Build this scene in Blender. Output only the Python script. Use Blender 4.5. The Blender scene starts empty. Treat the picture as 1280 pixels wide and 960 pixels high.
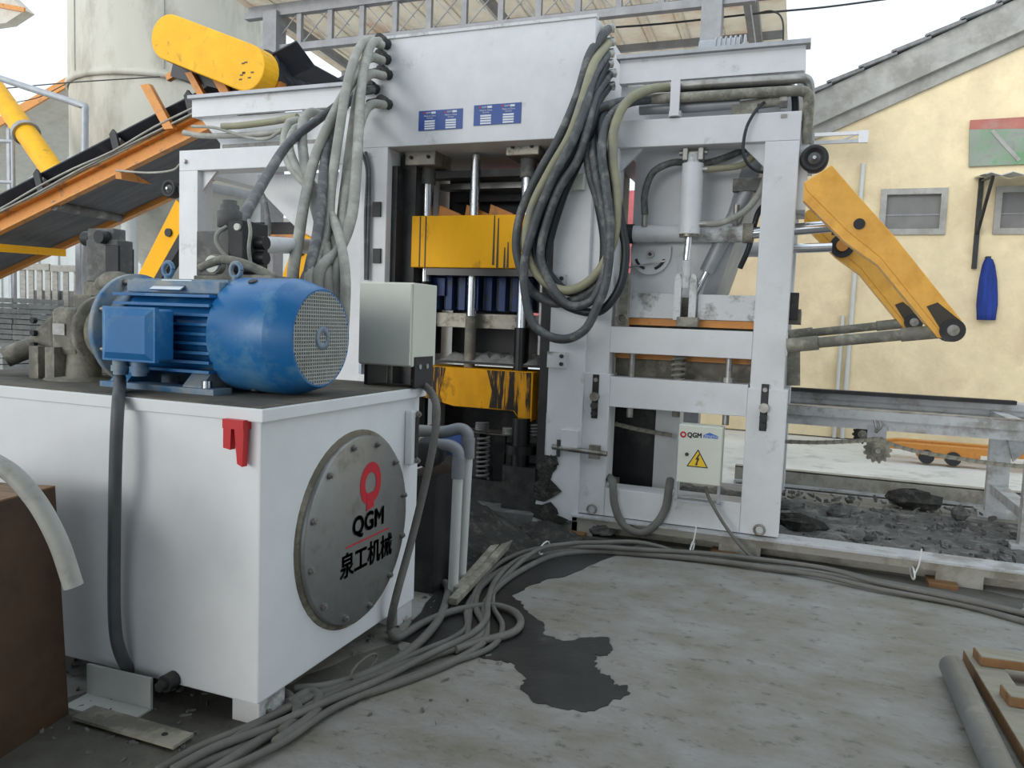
import bpy, math, random
from mathutils import Vector, Matrix, Euler
random.seed(7)
S = bpy.context.scene
COL = S.collection
PI = math.pi

# ------------------------------------------------------------------ camera
F_PX, CX, CY, CAM_H = 961.0, 640.0, 480.0, 1.6
dY = Vector((365, -63, F_PX)).normalized()
dX = Vector((2590, 175, -F_PX)).normalized()
dX = (dX - dY * dX.dot(dY)).normalized()
dZ = dX.cross(dY)
RW = Matrix((dX, dY, dZ))            # camera (right, down, forward) -> world
CAM = Vector((0, 0, CAM_H))
cd = bpy.data.cameras.new('camera'); cam = bpy.data.objects.new('camera', cd); COL.objects.link(cam)
cd.sensor_width = 36; cd.lens = 36 * F_PX / 1280; cd.clip_end = 500
cr, cu, cb = RW @ Vector((1, 0, 0)), RW @ Vector((0, -1, 0)), RW @ Vector((0, 0, -1))
cam.matrix_world = Matrix(((cr.x, cu.x, cb.x, CAM.x), (cr.y, cu.y, cb.y, CAM.y), (cr.z, cu.z, cb.z, CAM.z), (0, 0, 0, 1)))
S.camera = cam

# ------------------------------------------------------------------ sky, sun, exposure
w = bpy.data.worlds.new('world'); S.world = w; w.use_nodes = True
bg = w.node_tree.nodes['Background']
bg.inputs['Color'].default_value = (0.80, 0.91, 1.0, 1); bg.inputs['Strength'].default_value = 1.1
sd = bpy.data.lights.new('sun', 'SUN'); sun = bpy.data.objects.new('sun', sd); COL.objects.link(sun)
sd.energy = 1.35; sd.angle = math.radians(36); sd.color = (1.0, 0.96, 0.9)
sun.rotation_euler = Vector((0.36, 0.88, -0.24)).to_track_quat('-Z', 'Y').to_euler()
S.view_settings.view_transform = 'Standard'; S.view_settings.look = 'None'
S.view_settings.gamma = 1; S.view_settings.use_curve_mapping = False
S.view_settings.exposure = 0.35

# ------------------------------------------------------------------ helpers
def at(px, py, X=None, Y=None, Z=None):
    r = RW @ Vector((px - CX, py - CY, F_PX))
    t = X / r.x if X is not None else (Y / r.y if Y is not None else (Z - CAM_H) / r.z)
    return CAM + r * t

def W(*pts):
    """waypoints: (px, py, Y) or (px, py, 'z', Z) or (px, py, 'x', X)"""
    o = []
    for p in pts:
        if p[2] == 'z': o.append(at(p[0], p[1], Z=p[3]))
        elif p[2] == 'x': o.append(at(p[0], p[1], X=p[3]))
        else: o.append(at(p[0], p[1], Y=p[2]))
    return o

def spline(pts, n=8):
    pts = [Vector(p) for p in pts]
    if len(pts) < 3: return pts
    P = [pts[0] * 2 - pts[1]] + pts + [pts[-1] * 2 - pts[-2]]
    out = []
    for i in range(1, len(P) - 2):
        p0, p1, p2, p3 = P[i-1], P[i], P[i+1], P[i+2]
        for k in range(n):
            t = k / n
            out.append(0.5 * ((2*p1) + (p2-p0)*t + (2*p0-5*p1+4*p2-p3)*t*t + (3*p1-p0-3*p2+p3)*t**3))
    out.append(pts[-1])
    return out

class MB:
    def __init__(s): s.v = []; s.f = []; s.sm = []
    def add(s, vs, fs, smooth=False):
        b = len(s.v); s.v += [Vector(v) for v in vs]
        for f in fs: s.f.append([i + b for i in f]); s.sm.append(smooth)
        return s
    def box(s, a, b):
        x0, x1 = sorted((a[0], b[0])); y0, y1 = sorted((a[1], b[1])); z0, z1 = sorted((a[2], b[2]))
        vs = [(x0,y0,z0),(x1,y0,z0),(x1,y1,z0),(x0,y1,z0),(x0,y0,z1),(x1,y0,z1),(x1,y1,z1),(x0,y1,z1)]
        return s.add(vs, [(3,2,1,0),(4,5,6,7),(0,1,5,4),(1,2,6,5),(2,3,7,6),(3,0,4,7)])
    def obox(s, c, ax, ay, az, sx, sy, sz):
        c = Vector(c); ax, ay, az = Vector(ax).normalized(), Vector(ay).normalized(), Vector(az).normalized()
        vs = [c + ax*sx*i/2 + ay*sy*j/2 + az*sz*k/2 for k in (-1,1) for i, j in ((-1,-1),(1,-1),(1,1),(-1,1))]
        return s.add(vs, [(3,2,1,0),(4,5,6,7),(0,1,5,4),(1,2,6,5),(2,3,7,6),(3,0,4,7)])
    def bar(s, p, q, wd, ht, up=(0,0,1)):
        p, q = Vector(p), Vector(q); d = (q-p); L = d.length; d.normalize()
        up = Vector(up); sx = d.cross(up)
        if sx.length < 1e-4: sx = d.cross(Vector((0,1,0)))
        sx.normalize(); uz = sx.cross(d)
        return s.obox((p+q)/2, d, sx, uz, L, wd, ht)
    def prism(s, poly, d):
        """extrude polygon (list of points) along vector d"""
        poly = [Vector(p) for p in poly]; d = Vector(d); n = len(poly)
        nrm = Vector((0,0,0))
        for i in range(n):
            a, b = poly[i], poly[(i+1) % n]
            nrm += Vector(((a.y-b.y)*(a.z+b.z), (a.z-b.z)*(a.x+b.x), (a.x-b.x)*(a.y+b.y)))
        if nrm.dot(d) > 0: poly = poly[::-1]
        vs = poly + [p + d for p in poly]
        fs = [list(range(n)), list(range(2*n-1, n-1, -1))]
        fs += [[(i+1) % n, i, n+i, n+(i+1) % n] for i in range(n)]
        return s.add(vs, fs)
    def cyl(s, p, q, r, r2=None, n=20, cap=True):
        p, q = Vector(p), Vector(q); r2 = r if r2 is None else r2
        d = (q-p).normalized(); a = d.orthogonal().normalized(); b = d.cross(a)
        vs = []
        for c, rr in ((p, r), (q, r2)):
            for i in range(n): t = 2*PI*i/n; vs.append(c + a*math.cos(t)*rr + b*math.sin(t)*rr)
        s.add(vs, [(i, (i+1) % n, n+(i+1) % n, n+i) for i in range(n)], True)
        if cap:
            s.add(vs[:n], [list(range(n))[::-1]]); s.add(vs[n:], [list(range(n))])
        return s
    def lathe(s, p, d, prof, n=32):
        """prof: list of (t along d, radius)"""
        p, d = Vector(p), Vector(d).normalized(); a = d.orthogonal().normalized(); b = d.cross(a)
        vs = []
        for t, r in prof:
            for i in range(n): u = 2*PI*i/n; vs.append(p + d*t + a*math.cos(u)*r + b*math.sin(u)*r)
        fs = []
        for k in range(len(prof)-1):
            for i in range(n): fs.append((k*n+i, k*n+(i+1) % n, (k+1)*n+(i+1) % n, (k+1)*n+i))
        return s.add(vs, fs, True)
    def tube(s, pts, r, n=10, sm=8):
        pts = spline(pts, sm) if sm else [Vector(p) for p in pts]
        m = len(pts)
        T = [(pts[min(i+1, m-1)] - pts[max(i-1, 0)]).normalized() for i in range(m)]
        a = T[0].orthogonal().normalized(); vs = []
        for i in range(m):
            a = (a - T[i]*a.dot(T[i])).normalized(); b = T[i].cross(a)
            for k in range(n): u = 2*PI*k/n; vs.append(pts[i] + a*math.cos(u)*r + b*math.sin(u)*r)
        fs = [(i*n+k, i*n+(k+1) % n, (i+1)*n+(k+1) % n, (i+1)*n+k) for i in range(m-1) for k in range(n)]
        s.add(vs, fs, True)
        s.add(vs[:n], [list(range(n))[::-1]]); s.add(vs[-n:], [list(range(n))])
        return s
    def build(s, name, mat, parent=None, bevel=0, loc=None):
        o0 = ORG.get(parent.name, Vector((0,0,0))) if parent else (Vector(loc) if loc is not None else None)
        if o0 is None:
            xs = [v.x for v in s.v]; ys = [v.y for v in s.v]; zs = [v.z for v in s.v]
            o0 = Vector(((min(xs)+max(xs))/2, (min(ys)+max(ys))/2, min(zs)))
        me = bpy.data.meshes.new(name)
        me.from_pydata([v - o0 for v in s.v], [], s.f)
        me.polygons.foreach_set('use_smooth', s.sm); me.update()
        me.materials.append(M[mat])
        o = bpy.data.objects.new(name, me); COL.objects.link(o)
        if parent: o.parent = parent
        else: o.location = o0
        ORG[o.name] = o0
        if bevel:
            b = o.modifiers.new('bevel', 'BEVEL'); b.width = bevel; b.segments = 2; b.limit_method = 'ANGLE'; b.angle_limit = 0.7
        return o
ORG = {}
def tag(o, label, cat, group=None, kind=None):
    o['label'] = label; o['category'] = cat
    if group: o['group'] = group
    if kind: o['kind'] = kind
    return o
def thing(name, label, cat, loc, group=None):
    o = bpy.data.objects.new(name, None); COL.objects.link(o); o.location = loc; o.empty_display_size = .1
    ORG[o.name] = Vector(loc); return tag(o, label, cat, group)
def struct(o): o['kind'] = 'structure'; return o
def inst(me_obj, name, parent, wloc, rot=None):
    """copy of a mesh object (mesh built about its own origin) at a world location"""
    o = bpy.data.objects.new(name, me_obj if isinstance(me_obj, bpy.types.Mesh) else me_obj.data); COL.objects.link(o)
    o0 = ORG[parent.name]; o.parent = parent; o.location = Vector(wloc) - o0
    if rot: o.rotation_euler = rot
    ORG[o.name] = Vector(wloc); return o
def mesh_only(mb, name, mat):
    me = bpy.data.meshes.new(name); me.from_pydata(mb.v, [], mb.f); me.polygons.foreach_set('use_smooth', mb.sm); me.update()
    me.materials.append(M[mat]); return me
def prect(a, b, Y, dep):
    """box whose front face spans pixels a (top left) .. b (bottom right) on the plane Y"""
    p, q = at(a[0], a[1], Y=Y), at(b[0], b[1], Y=Y)
    return MB().box((p.x, Y, p.z), (q.x, Y+dep, q.z))
def text_mesh(body, size, mat, parent, loc, rot, name='lettering', depth=.0015, bold=0.0, align='CENTER', sx=1):
    cu = bpy.data.curves.new('t', 'FONT'); cu.body = body; cu.size = size; cu.align_x = align; cu.align_y = 'CENTER'
    cu.extrude = depth; cu.resolution_u = 3
    to = bpy.data.objects.new('t', cu); COL.objects.link(to)
    bpy.context.view_layer.update()
    me = bpy.data.meshes.new_from_object(to.evaluated_get(bpy.context.evaluated_depsgraph_get()))
    bpy.data.objects.remove(to)
    me.materials.clear(); me.materials.append(M[mat])
    if sx != 1:
        for v in me.vertices: v.co.x *= sx
    if bold:
        vs = [v.co.copy() for v in me.vertices]; fs = [list(p.vertices) for p in me.polygons]; m = MB()
        for dx, dy in ((-bold,-bold),(bold,bold),(-bold,bold),(bold,-bold)): m.add([v + Vector((dx,dy,0)) for v in vs], fs)
        me = mesh_only(m, 'lettering', mat)
    return inst(me, name, parent, loc, rot)

# ------------------------------------------------------------------ materials
M = {}
def mat(name, col, rough=.5, metal=0.0, var=.12, scale=5, dirt=None, damt=.45, dscale=2.2, dsoft=.14, streak=(1,1,1), bump=0.0, bscale=60, spec=.5, col2=None, c2s=1.3):
    m = bpy.data.materials.new(name); m.use_nodes = True; nt = m.node_tree; N, L = nt.nodes, nt.links
    b = N['Principled BSDF']; b.inputs['Roughness'].default_value = rough; b.inputs['Metallic'].default_value = metal
    b.inputs['Specular IOR Level'].default_value = spec
    tc = N.new('ShaderNodeTexCoord'); mp = N.new('ShaderNodeMapping'); mp.inputs['Scale'].default_value = streak
    L.new(tc.outputs['Object'], mp.inputs['Vector'])
    n1 = N.new('ShaderNodeTexNoise'); n1.inputs['Scale'].default_value = scale; n1.inputs['Detail'].default_value = 6
    n1.inputs['Roughness'].default_value = .65; L.new(mp.outputs[0], n1.inputs['Vector'])
    r1 = N.new('ShaderNodeValToRGB'); r1.color_ramp.elements[0].position = .3; r1.color_ramp.elements[1].position = .7
    c = Vector(col[:3]); c2 = Vector(col2) if col2 else c*(1-var*2)
    lo = c2; hi = Vector([min(1, x*(1+var*.4)) for x in c])
    r1.color_ramp.elements[0].color = (*lo, 1); r1.color_ramp.elements[1].color = (*hi, 1)
    L.new(n1.outputs['Fac'], r1.inputs['Fac']); out = r1.outputs['Color']
    if dirt:
        n2 = N.new('ShaderNodeTexNoise'); n2.inputs['Scale'].default_value = dscale; n2.inputs['Detail'].default_value = 9
        n2.inputs['Roughness'].default_value = .7; L.new(mp.outputs[0], n2.inputs['Vector'])
        r2 = N.new('ShaderNodeValToRGB'); r2.color_ramp.elements[0].position = 1-damt-dsoft/2; r2.color_ramp.elements[1].position = min(1, 1-damt+dsoft/2)
        L.new(n2.outputs['Fac'], r2.inputs['Fac'])
        mx = N.new('ShaderNodeMix'); mx.data_type = 'RGBA'
        L.new(r2.outputs['Color'], mx.inputs['Factor']); L.new(out, mx.inputs['A']); mx.inputs['B'].default_value = (*dirt, 1)
        out = mx.outputs['Result']
    L.new(out, b.inputs['Base Color'])
    if bump:
        n3 = N.new('ShaderNodeTexNoise'); n3.inputs['Scale'].default_value = bscale; n3.inputs['Detail'].default_value = 5
        L.new(tc.outputs['Object'], n3.inputs['Vector'])
        bp = N.new('ShaderNodeBump'); bp.inputs['Strength'].default_value = bump; bp.inputs['Distance'].default_value = .02
        L.new(n3.outputs['Fac'], bp.inputs['Height']); L.new(bp.outputs['Normal'], b.inputs['Normal'])
    M[name] = m; return m
mat('white_paint', (.69,.69,.70), .45, dirt=(.38,.37,.34), damt=.33, dscale=3.5, var=.05)
mat('white_dirty', (.66,.665,.67), .5, dirt=(.2,.19,.17), damt=.42, dscale=5, var=.08)
mat('white_tank', (.79,.81,.825), .35, dirt=(.42,.40,.34), damt=.28, dscale=2.5, var=.03)
mat('tank_top', (.16,.14,.105), .8, dirt=(.07,.065,.055), damt=.5, bump=.3)
mat('yellow_paint', (1.0,.47,.002), .55, spec=.25, dirt=(.35,.15,.01), damt=.33, dscale=6, streak=(1,1,.35), var=.06)
mat('yellow_guard', (.90,.46,.012), .55, spec=.3, dirt=(.35,.2,.03), damt=.34, dscale=9, var=.08)
mat('yellow_soiled', (.9,.40,.003), .55, spec=.25, dirt=(.06,.03,.006), damt=.40, dscale=5, dsoft=.12, streak=(1,1,.5), var=.12)
mat('yellow_greasy', (.75,.33,.004), .5, spec=.3, dirt=(.018,.014,.01), damt=.52, dscale=9, dsoft=.07, streak=(3,1,.22), var=.2)
mat('orange_paint', (.68,.27,.045), .5, dirt=(.25,.12,.05), damt=.4, dscale=5, var=.12)
mat('arm_yellow', (.92,.46,.06), .33, dirt=(.72,.32,.03), damt=.45, dscale=4, var=.1)
mat('arm_grease', (.05,.035,.02), .5)
mat('blue_paint', (.014,.16,.42), .36, dirt=(.09,.24,.42), damt=.42, dscale=4.5, var=.12)
mat('blue_dusty', (.04,.19,.40), .5, dirt=(.33,.34,.31), damt=.5, dscale=4, dsoft=.25, var=.1)
mat('blue_tamper', (.012,.055,.22), .5, dirt=(.02,.035,.08), damt=.42, dscale=6, var=.2)
mat('cream_box', (.68,.69,.60), .4, dirt=(.42,.42,.36), damt=.33, var=.03)
mat('chrome', (.72,.73,.76), .2, metal=1, var=.06)
mat('steel', (.42,.41,.39), .42, metal=.8, dirt=(.17,.15,.12), damt=.45, var=.15)
mat('steel_plate', (.36,.34,.29), .45, metal=.5, dirt=(.10,.085,.06), damt=.42, dscale=8, var=.2)
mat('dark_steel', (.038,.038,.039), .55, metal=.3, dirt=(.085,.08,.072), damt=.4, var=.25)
mat('black_grease', (.008,.008,.008), .3, var=.3)
mat('dusty_iron', (.22,.21,.17), .75, dirt=(.33,.31,.25), damt=.45, dscale=7, var=.25, bump=.15)
mat('dusty_dark', (.15,.15,.145), .7, dirt=(.27,.26,.23), damt=.42, dscale=6, var=.25)
mat('hose_grey', (.34,.33,.29), .65, dirt=(.42,.41,.36), damt=.45, dscale=6, var=.12)
mat('hose_dark', (.085,.09,.095), .55, dirt=(.20,.20,.185), damt=.42, dscale=7, var=.2)
mat('hose_black', (.022,.026,.032), .5, dirt=(.12,.12,.115), damt=.36, dscale=7, var=.2)
mat('hose_olive', (.33,.31,.20), .6, dirt=(.24,.23,.19), damt=.42, dscale=7, var=.12)
mat('cable_grey', (.155,.15,.135), .7, dirt=(.12,.115,.10), damt=.42, dscale=6, var=.15)
mat('conduit', (.10,.105,.11), .55, var=.2)
mat('pvc_white', (.58,.59,.56), .4, dirt=(.34,.33,.29), damt=.38, var=.05)
mat('hose_pale', (.40,.395,.365), .55, dirt=(.27,.265,.24), damt=.4, dscale=6, var=.1)
mat('pvc_grey', (.24,.25,.27), .5, dirt=(.32,.31,.27), damt=.42, var=.08)
mat('red_paint', (.60,.01,.015), .4, var=.06)
mat('red_logo', (.55,.012,.03), .45, var=.03)
mat('black_ink', (.012,.012,.014), .5, var=.02)
mat('white_ink', (.7,.72,.76), .5, var=.02)
mat('blue_plate', (.025,.075,.30), .4, var=.04)
mat('blue_logo', (.03,.14,.5), .4, var=.04)
mat('cover_steel', (.30,.30,.29), .42, metal=.55, dirt=(.2,.19,.17), damt=.4, dscale=5, var=.12)
mat('grime_ring', (.17,.15,.11), .75, dirt=(.30,.27,.21), damt=.45, dscale=6, var=.2)
mat('belt_rubber', (.015,.02,.032), .6, dirt=(.045,.05,.06), damt=.4, var=.2)
mat('belt_under', (.11,.115,.13), .7, dirt=(.13,.13,.13), damt=.45, streak=(.2,3,1), var=.2)
mat('silo_paint', (.56,.53,.45), .7, dirt=(.36,.33,.27), damt=.44, dscale=.9, streak=(1,1,.4), var=.06, scale=1.3)
mat('cone_paint', (.50,.49,.44), .7, dirt=(.38,.37,.32), damt=.42, dscale=1.4, var=.08)
mat('roof_sheet', (.60,.555,.47), .6, dirt=(.45,.36,.28), damt=.4, dscale=.6, var=.08)
mat('galv', (.40,.41,.43), .5, metal=.3, var=.12)
mat('truss_paint', (.30,.30,.31), .6, var=.15)
mat('yellow_wall', (.84,.70,.45), .85, dirt=(.66,.53,.34), damt=.45, dscale=1.1, dsoft=.2, var=.08, scale=2, bump=.25, bscale=18)
mat('cement', (.42,.41,.38), .85, dirt=(.27,.26,.235), damt=.45, dscale=1.4, var=.12, bump=.2, bscale=25)
mat('roof_tile', (.25,.25,.255), .8, var=.25)
mat('glass_grey', (.22,.21,.20), .25, var=.1)
mat('pale_wall', (.55,.57,.56), .7, var=.06)
mat('cardboard', (.085,.042,.018), .6, dirt=(.045,.022,.01), damt=.45, dscale=3, var=.2)
mat('wood', (.26,.135,.055), .6, streak=(1,12,1), var=.25, scale=3)
mat('wood_top', (.30,.28,.22), .75, streak=(1,6,1), var=.15)
mat('wood_grey', (.42,.40,.36), .8, streak=(1,1,4), var=.2)
mat('paver', (.33,.34,.33), .85, var=.18, scale=9, dirt=(.22,.22,.21), damt=.4, dscale=6)
mat('mud', (.035,.034,.03), .9, dirt=(.09,.086,.075), damt=.42, dscale=12, var=.3, bump=.8, bscale=45)
mat('rubble', (.15,.148,.142), .95, dirt=(.24,.235,.22), damt=.42, dscale=8, var=.3, bump=.7, bscale=30)
mat('wet_concrete', (.037,.037,.036), .38, dirt=(.085,.08,.07), damt=.34, dscale=4, var=.25, bump=.1, bscale=30)
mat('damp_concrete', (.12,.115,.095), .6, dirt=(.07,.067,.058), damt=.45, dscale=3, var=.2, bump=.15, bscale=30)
mat('dust', (.32,.31,.29), .95, dirt=(.2,.19,.18), damt=.45, dscale=9, var=.2, bump=.5, bscale=50)
mat('warning_yellow', (.85,.55,.01), .4, var=.03)
mat('cloth_blue', (.012,.045,.30), .8, var=.3, streak=(6,6,.4))
mat('awning', (.50,.53,.55), .45, var=.1)
mat('pink_sheet', (.78,.20,.22), .7, var=.15)
mat('rail_paint', (.50,.51,.52), .5, dirt=(.28,.27,.25), damt=.45, dscale=4, var=.08)
mat('rail_cream', (.40,.39,.34), .65, dirt=(.24,.22,.18), damt=.45, dscale=4, var=.1)
mat('zip_white', (.7,.7,.68), .5, var=.03)
mat('banner_print', (.30,.33,.28), .8, dirt=(.15,.28,.15), damt=.45, dscale=2.5, var=.15)
mat('banner_red', (.45,.16,.13), .8, dirt=(.35,.25,.2), damt=.42, var=.1)
mat('black_plastic', (.02,.02,.022), .45, var=.1)
mat('alu', (.62,.64,.66), .25, metal=1, var=.06)
mat('foliage', (.10,.34,.05), .8, var=.4, scale=20)
mat('pipe_zinc', (.30,.31,.31), .38, metal=.55, dirt=(.44,.43,.41), damt=.38, dscale=6, var=.15)

def floor_mat():
    m = mat('floor_concrete', (.285,.28,.275), .75, var=.12, scale=2.6, col2=(.175,.162,.12), dirt=(.09,.084,.068), damt=.37, dscale=11, dsoft=.14, bump=.45, bscale=22, streak=(.85,1.25,1))
    return m
floor_mat()
def translucent(name, amt):
    m = M[name]; N, L = m.node_tree.nodes, m.node_tree.links; b = N['Principled BSDF']
    src = b.inputs['Base Color'].links[0].from_socket
    tr = N.new('ShaderNodeBsdfTranslucent'); L.new(src, tr.inputs['Color'])
    mx = N.new('ShaderNodeMixShader'); mx.inputs['Fac'].default_value = amt
    L.new(b.outputs[0], mx.inputs[1]); L.new(tr.outputs[0], mx.inputs[2])
    L.new(mx.outputs[0], N['Material Output'].inputs['Surface'])
mat('yard_concrete', (.72,.72,.69), .85, var=.1, scale=.8, dirt=(.45,.44,.41), damt=.4, dscale=2)

mat('shed_sheet', (.86,.80,.70), .6, dirt=(.72,.56,.44), damt=.4, dscale=.6, var=.05)
translucent('shed_sheet', .6)

# ================================================================== STRUCTURE
fl = struct(MB().box((-26, -9, -.2), (12, 8.3, 0)).build('floor', 'floor_concrete', loc=(0,0,0)))
fl['label'] = 'grey worn concrete shop floor with tan and blue-grey mottling'
yd = struct(MB().box((-60, 8.3, -.25), (40, 70, -.02)).build('floor_yard', 'yard_concrete', loc=(0,0,0)))
yd['label'] = 'pale sunlit concrete yard beyond the machines'

# unseen hall roof above and behind the photographer, sized to darken the near floor
hall = struct(MB().box((-7, -10, 5.2), (5.6, 1.8, 5.3)).build('ceiling', 'truss_paint'))
struct(MB().box((-6.9, -2.1, 0), (-6.7, -1.9, 5.2)).build('trim_1', 'truss_paint'))
struct(MB().box((5.4, -10, 0), (5.6, 1.8, 5.2)).build('shade_wall_right', 'cement'))  # unseen wall, added to cut the light from the right

# ---- open shed roof behind the press
YT = 9.0
XL, XR = at(327,18,Y=YT).x, -.72
zb, zt = 5.22, 5.70
# roof plane: z falls away from the girder
RY1, slope = 15.0, -.062
def roofz(y): return zt + .12 + (y-YT)*slope
shed = struct(bpy.data.objects.new('ceiling_shed', None)); COL.objects.link(shed); shed.location = (XL, YT, 0); ORG[shed.name] = Vector((XL, YT, 0))
shed['label'] = 'open steel lattice shed roof with pale corrugated sheets behind the press'
nsh = 15; sw = (XR - XL + .5)/nsh
for i in range(nsh):
    x0 = XL - .25 + i*sw
    m = MB(); rib = .05
    prof = [(0,0),(.04,rib),(.09,rib),(.13,0),(sw,0)]
    y0, y1 = YT-.35, RY1
    for (a, za), (b, zb_) in zip(prof[:-1], prof[1:]):
        m.add([(x0+a,y0,roofz(y0)+za),(x0+b,y0,roofz(y0)+zb_),(x0+b,y1,roofz(y1)+zb_),(x0+a,y1,roofz(y1)+za),
               (x0+a,y0,roofz(y0)+za+.012),(x0+b,y0,roofz(y0)+zb_+.012),(x0+b,y1,roofz(y1)+zb_+.012),(x0+a,y1,roofz(y1)+za+.012)],
              [(3,2,1,0),(4,5,6,7),(0,1,5,4),(1,2,6,5),(2,3,7,6),(3,0,4,7)])
    m.build('roof_sheet', 'shed_sheet', shed)
for k in range(6):
    y = YT + k*1.15
    MB().box((XL-.2, y-.03, roofz(y)-.10), (XR+.2, y+.03, roofz(y)-.005)).build('purlin', 'truss_paint', shed)
nb = 13
for (y) in (YT, RY1-.3):
    dz = (y-YT)*slope
    MB().box((XL, y-.05, zb+dz-.05), (XR, y+.05, zb+dz+.04)).build('lower_chord', 'truss_paint', shed)
    MB().box((XL-.25, y-.05, zt+dz-.05), (XR+.05, y+.05, zt+dz+.04)).build('upper_chord', 'truss_paint', shed)
    for i in range(nb+1):
        x = XL + .15 + (XR-XL-.2)*i/nb
        MB().box((x-.035, y-.03, zb+dz), (x+.035, y+.03, zt+dz)).build('web_post', 'truss_paint', shed)
        if i < nb:
            x2 = XL + .15 + (XR-XL-.2)*(i+1)/nb
            MB().bar((x, y, zb+dz), (x2, y, zt+dz), .012, .012).build('web_brace', 'truss_paint', shed)
            MB().bar((x, y+.03, zt+dz), (x2, y+.03, zb+dz), .012, .012).build('web_brace', 'truss_paint', shed)
# rafters running back
for x in (XL+.25, (XL+XR)/2, XR-.1):
    MB().bar((x, YT, zt-.02), (x, RY1, zt-.02+(RY1-YT)*slope), .08, .1).build('rafter', 'truss_paint', shed)
    MB().bar((x, YT, zb), (x, RY1, zb+(RY1-YT)*slope), .07, .08).build('tie_beam', 'truss_paint', shed)
for x in (XL+.22, at(890,30,Y=YT).x):
    MB().box((x-.11, YT-.11, 0), (x+.11, YT+.11, zt)).build('column', 'truss_paint', shed)
    MB().box((x-.11, RY1-.4, 0), (x+.11, RY1-.2, zt+(RY1-YT)*slope)).build('column', 'truss_paint', shed)

# ---- yellow building on the right
YB = 13.0
wb = struct(bpy.data.objects.new('wall_back', None)); COL.objects.link(wb)
wb['label'] = 'yellow plastered gable wall with stains and two small windows'
P0 = at(1012,215,Y=YB); V1 = at(1016,124,Y=YB); V2 = at(1274,3,Y=YB)
sl = (V2.z - V1.z)/(V2.x - V1.x)
xa, xb = -1.6, 11.0
apex = 7.0
def gz(x): return V1.z + sl*((x if x < apex else 2*apex-x) - V1.x)
wins = [((1108,243),(1174,287)), ((1252,240),(1322,286))]
rects = []
for a, b in wins:
    p, q = at(*a, Y=YB), at(*b, Y=YB); rects.append((p.x, q.x, q.z, p.z))
m = MB()
# wall pieces round the window holes
xs = [xa, rects[0][0], rects[0][1], rects[1][0], rects[1][1], apex, xb]
for i in range(len(xs)-1):
    x0, x1 = xs[i], xs[i+1]
    def col_poly(z0, top):
        m.prism([(x0,YB,z0),(x1,YB,z0),(x1,YB,top(x1)),(x0,YB,top(x0))], (0,.25,0))
    hole = next((r for r in rects if abs(r[0]-x0) < 1e-6), None)
    if hole:
        col_poly(0, lambda x, h=hole: h[2]); col_poly(hole[3], gz)
    else: col_poly(0, gz)
ORG[wb.name] = Vector((0,0,0))
m.build('plaster', 'yellow_wall', wb)
# cement verge and tiles
d = Vector((1, 0, sl)).normalized(); nn = Vector((-sl, 0, 1)).normalized()
A = Vector((xa-.4, YB, gz(xa-.4))); Bp = Vector((apex, YB, gz(apex)))
m = MB(); m.prism([A - nn*.42, Bp - nn*.42, Bp + nn*.02, A + nn*.02], (0,-.16,0)); m.build('verge_board', 'cement', wb)
m = MB(); m.prism([A - nn*.60, Bp - nn*.60, Bp - nn*.42, A - nn*.42], (0,-.06,0)); m.build('verge_band', 'cement', wb)
L = (Bp-A).length; nt_ = 21
for i in range(nt_):
    c = A + d*(L*(i+.5)/nt_) + nn*(.06) + Vector((0,.25,0))
    ax = (d + nn*(-.07)).normalized()
    MB().obox(c, ax, (0,1,0), ax.cross(Vector((0,1,0))), L/nt_*1.12, .98, .05).build('roof_tile', 'roof_tile', wb)
MB().prism([A+nn*.0, Bp, Bp + nn*.03, A+nn*.03], (0,5,0)).build('roof_slab', 'roof_tile', wb)
C2 = Vector((2*apex-xa+.4, YB, A.z))
MB().prism([Bp, C2, C2+Vector((0,0,.06)), Bp+Vector((0,0,.06))], (0,5,0)).build('roof_slab', 'roof_tile', wb)
for k, r in enumerate(rects):
    wn = struct(bpy.data.objects.new('window_%d' % (k+1), None)); COL.objects.link(wn); wn.location = (r[0], YB, r[2]); ORG[wn.name] = Vector(wn.location)
    wn['label'] = 'small window with grey cement surround on yellow wall' + (' beside the blue cloth' if k == 0 else ' under the tin awning')
    t = .075
    MB().box((r[0]-t,YB-.04,r[2]-t),(r[1]+t,YB+.1,r[2]+.01)).build('frame_rail','cement',wn)
    MB().box((r[0]-t,YB-.04,r[3]-.01),(r[1]+t,YB+.1,r[3]+t)).build('frame_rail','cement',wn)
    MB().box((r[0]-t,YB-.04,r[2]+.01),(r[0]+.01,YB+.1,r[3]-.01)).build('frame_stile','cement',wn)
    MB().box((r[1]-.01,YB-.04,r[2]+.01),(r[1]+t,YB+.1,r[3]-.01)).build('frame_stile','cement',wn)
    zm = r[2] + (r[3]-r[2])*.42
    MB().box((r[0],YB+.03,r[2]),(r[1],YB+.05,zm-.012)).build('pane','glass_grey',wn)
    MB().box((r[0],YB+.05,zm+.012),(r[1],YB+.07,r[3])).build('pane','cement' if False else 'glass_grey',wn)
    MB().box((r[0],YB+.02,zm-.012),(r[1],YB+.07,zm+.012)).build('transom','truss_paint',wn)
# conduit down the wall
p1 = W((1079,205,YB-.04),(1057,470,YB-.04)); p1[1].z = 0
tag(MB().cyl(p1[0], Vector((p1[0].x-.02, YB-.04, .0)), .035, n=10).build('wall_conduit','pvc_white'), 'thin white conduit running down the yellow wall', 'pipe')
p2 = W((1053,400,YB-.05),(1040,400,YB-.05))
tag(MB().cyl((p2[0].x, YB-.05, 0), (p2[0].x, YB-.05, 1.9), .03, n=10).build('wall_pipe','pvc_white'), 'short white pipe standing against yellow wall behind the tie rods', 'pipe')
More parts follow.
